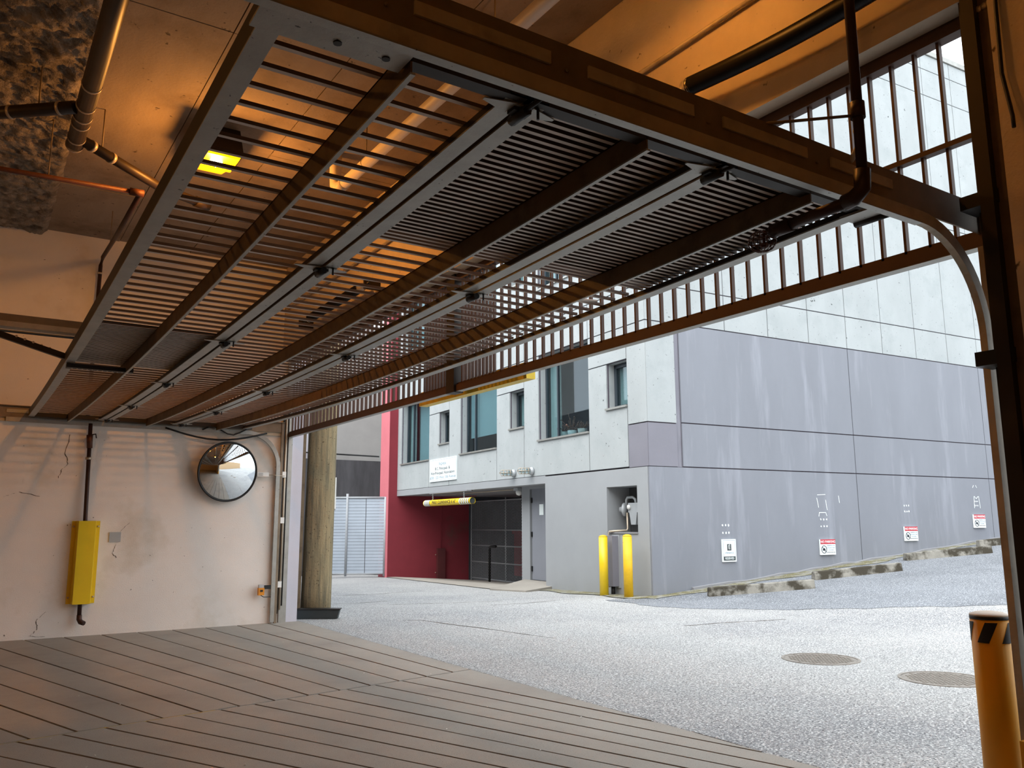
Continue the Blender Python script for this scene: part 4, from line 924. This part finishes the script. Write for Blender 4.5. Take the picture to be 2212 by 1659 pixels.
# right jamb steel
SCOL = thing('steel_column', 'dark steel column with a bolted flange between the pier and the opening', 'column', (3.5, 1.64, 0))
obj('post', box(BM(), 3.46, 3.55, 1.625, 1.68, 0, ZC), M_BROWND, SCOL); obj('flange', box(BM(), 3.50, 3.54, 1.545, 1.63, 0, ZC), M_RIB, SCOL)
obj('edge_angle', box(BM(), 3.56, 3.72, 1.66, 1.735, 0, 3.6), M_BROWND, SCOL)
for k in range(4): obj('bolt', lathe(BM(), [(.014, 0), (.014, .012), (0, .016)], (3.50, 1.575 + k * .022, 3.485 - .002 * k), (-1, 0, 0), 8), M_CLAMP, SCOL)
for z in (1.92, 2.6): obj('track_clamp', box(BM(), 3.47, 3.60, 1.62, 1.77, z, z + .06), M_BLACK, SCOL)
o = obj('pier_cable', tube(BM(), [(3.41, 1.51, 4.2), (3.41, 1.51, 3.5), (3.405, 1.515, 3.1), (3.40, 1.49, 2.9), (3.40, 1.49, 2.85)], .008, 6), M_BLACK); tag(o, 'black cable hanging loose on the rough concrete pier', 'cable')
o = obj('jamb_foot_guard', box(BM(), 3.52, 3.60, 1.715, 1.772, .0, .44), M_YELD); tag(o, 'small yellow guard plate at the foot of the steel column', 'guard')
# near bollard
NBX, NBY = 3.68, 1.925
NB = thing('bollard', 'amber yellow bollard with black chevron tape and pale cap beside the steel column', 'bollard', (NBX, NBY, 0))
obj('post', lathe(BM(), [(.0755, 0), (.0755, .885)], (NBX, NBY, 0), UP, 32), M_YELD, NB); obj('black_ring', lathe(BM(), [(.0765, .878), (.0765, .892)], (NBX, NBY, 0), UP, 32), M_BLACK, NB)
obj('cap', lathe(BM(), [(.0765, .892), (.075, .898), (.05, .907), (0, .912)], (NBX, NBY, 0), UP, 32), M_WPIPE, NB)
def wrap(az0, az1, sk, z0, z1):
    bm = BM(); n = 8; m_ = 6; r = .0768; rows = []
    for j in range(m_ + 1):
        t = j / m_; rows.append([bm.verts.new((NBX + r * math.cos(az0 + sk * t + (az1 - az0) * i / n), NBY + r * math.sin(az0 + sk * t + (az1 - az0) * i / n), z0 + (z1 - z0) * t)) for i in range(n + 1)])
    for lo, hi in zip(rows, rows[1:]):
        for i in range(n): bm.faces.new([lo[i], lo[i + 1], hi[i + 1], hi[i]]).smooth = True
    return bm
base_az = math.atan2(-NBY, -NBX)      # towards the room
for k in range(5):
    a0 = base_az - .75 + k * 1.256; obj('tape_chevron', wrap(a0, a0 + .62, -.5 if False else .5, .785, .868), M_BLACK, NB)

# ------------------------------------------------------------------ lamps (sodium wall packs on the ceiling; the rear two added as fill)
def lamp(label, x, y, power):
    T = thing('sodium_lamp', label, 'lamp', (x, y, 4.5), 'sodium ceiling lamps'); zt_ = ZC
    bm = BM(); hexa(bm, [(x - .20, y - .22, 4.64), (x + .20, y - .22, 4.64), (x + .20, y + .17, 4.64), (x - .20, y + .17, 4.64), (x - .17, y - .16, zt_), (x + .17, y - .16, zt_), (x + .17, y + .14, zt_), (x - .17, y + .14, zt_)]); obj('housing', bm, M_BROWND, T)
    bm = BM(); hexa(bm, [(x - .17, y - .19, 4.605), (x + .17, y - .19, 4.605), (x + .17, y + .14, 4.605), (x - .17, y + .14, 4.605), (x - .185, y - .205, 4.64), (x + .185, y - .205, 4.64), (x + .185, y + .155, 4.64), (x - .185, y + .155, 4.64)]); obj('lens', bm, M_LENS, T)
    bm = BM(); hexa(bm, [(x - .18, y + .17, 4.655), (x + .18, y + .17, 4.655), (x + .14, y + .36, 4.66), (x - .14, y + .36, 4.66), (x - .18, y + .17, 4.67), (x + .18, y + .17, 4.67), (x + .14, y + .36, 4.675), (x - .14, y + .36, 4.675)]); obj('visor', bm, M_YELD, T)  # amber colour stands for the lamp's glow on this plate
    obj('bulb', lathe(BM(), [(0, -.06), (.035, -.04), (.045, 0), (.035, .04), (0, .06)], (x, y - .03, 4.60), (1, 0, 0), 12), M_BULB, T)
    ld = D.lights.new('sodium_light', 'POINT'); ld.energy = power; ld.color = (1.0, .40, .07); ld.shadow_soft_size = .09
    lo = D.objects.new('sodium_light', ld); C.objects.link(lo); lo.location = Vector((x, y - .03, 4.46)) - WLOC[T]; lo.parent = T
lamp('glowing yellow sodium lamp on the ceiling above the slatted gate', 1.66, 7.55, LAMP_W * 2.1)
lamp('sodium lamp on the ceiling above the concrete pier', 2.65, 3.0, LAMP_W * .8)
lamp('unseen fill lamp added deep in the garage', -4.0, 6.0, LAMP_W * 1.4)  # this lamp and the next are unseen, added to brighten the interior
lamp('unseen fill lamp added by the rear side wall', -4.0, -2.0, LAMP_W * 1.4)

# ------------------------------------------------------------------ surroundings seen only in the mirror
SB = thing('beige_building', 'plain beige building across the far end of the lane', 'building', (12, -18, 0))
obj('wall', box(BM(), 4.5, 30, -18.5, -18, -1, 7), M_BEIGE, SB)
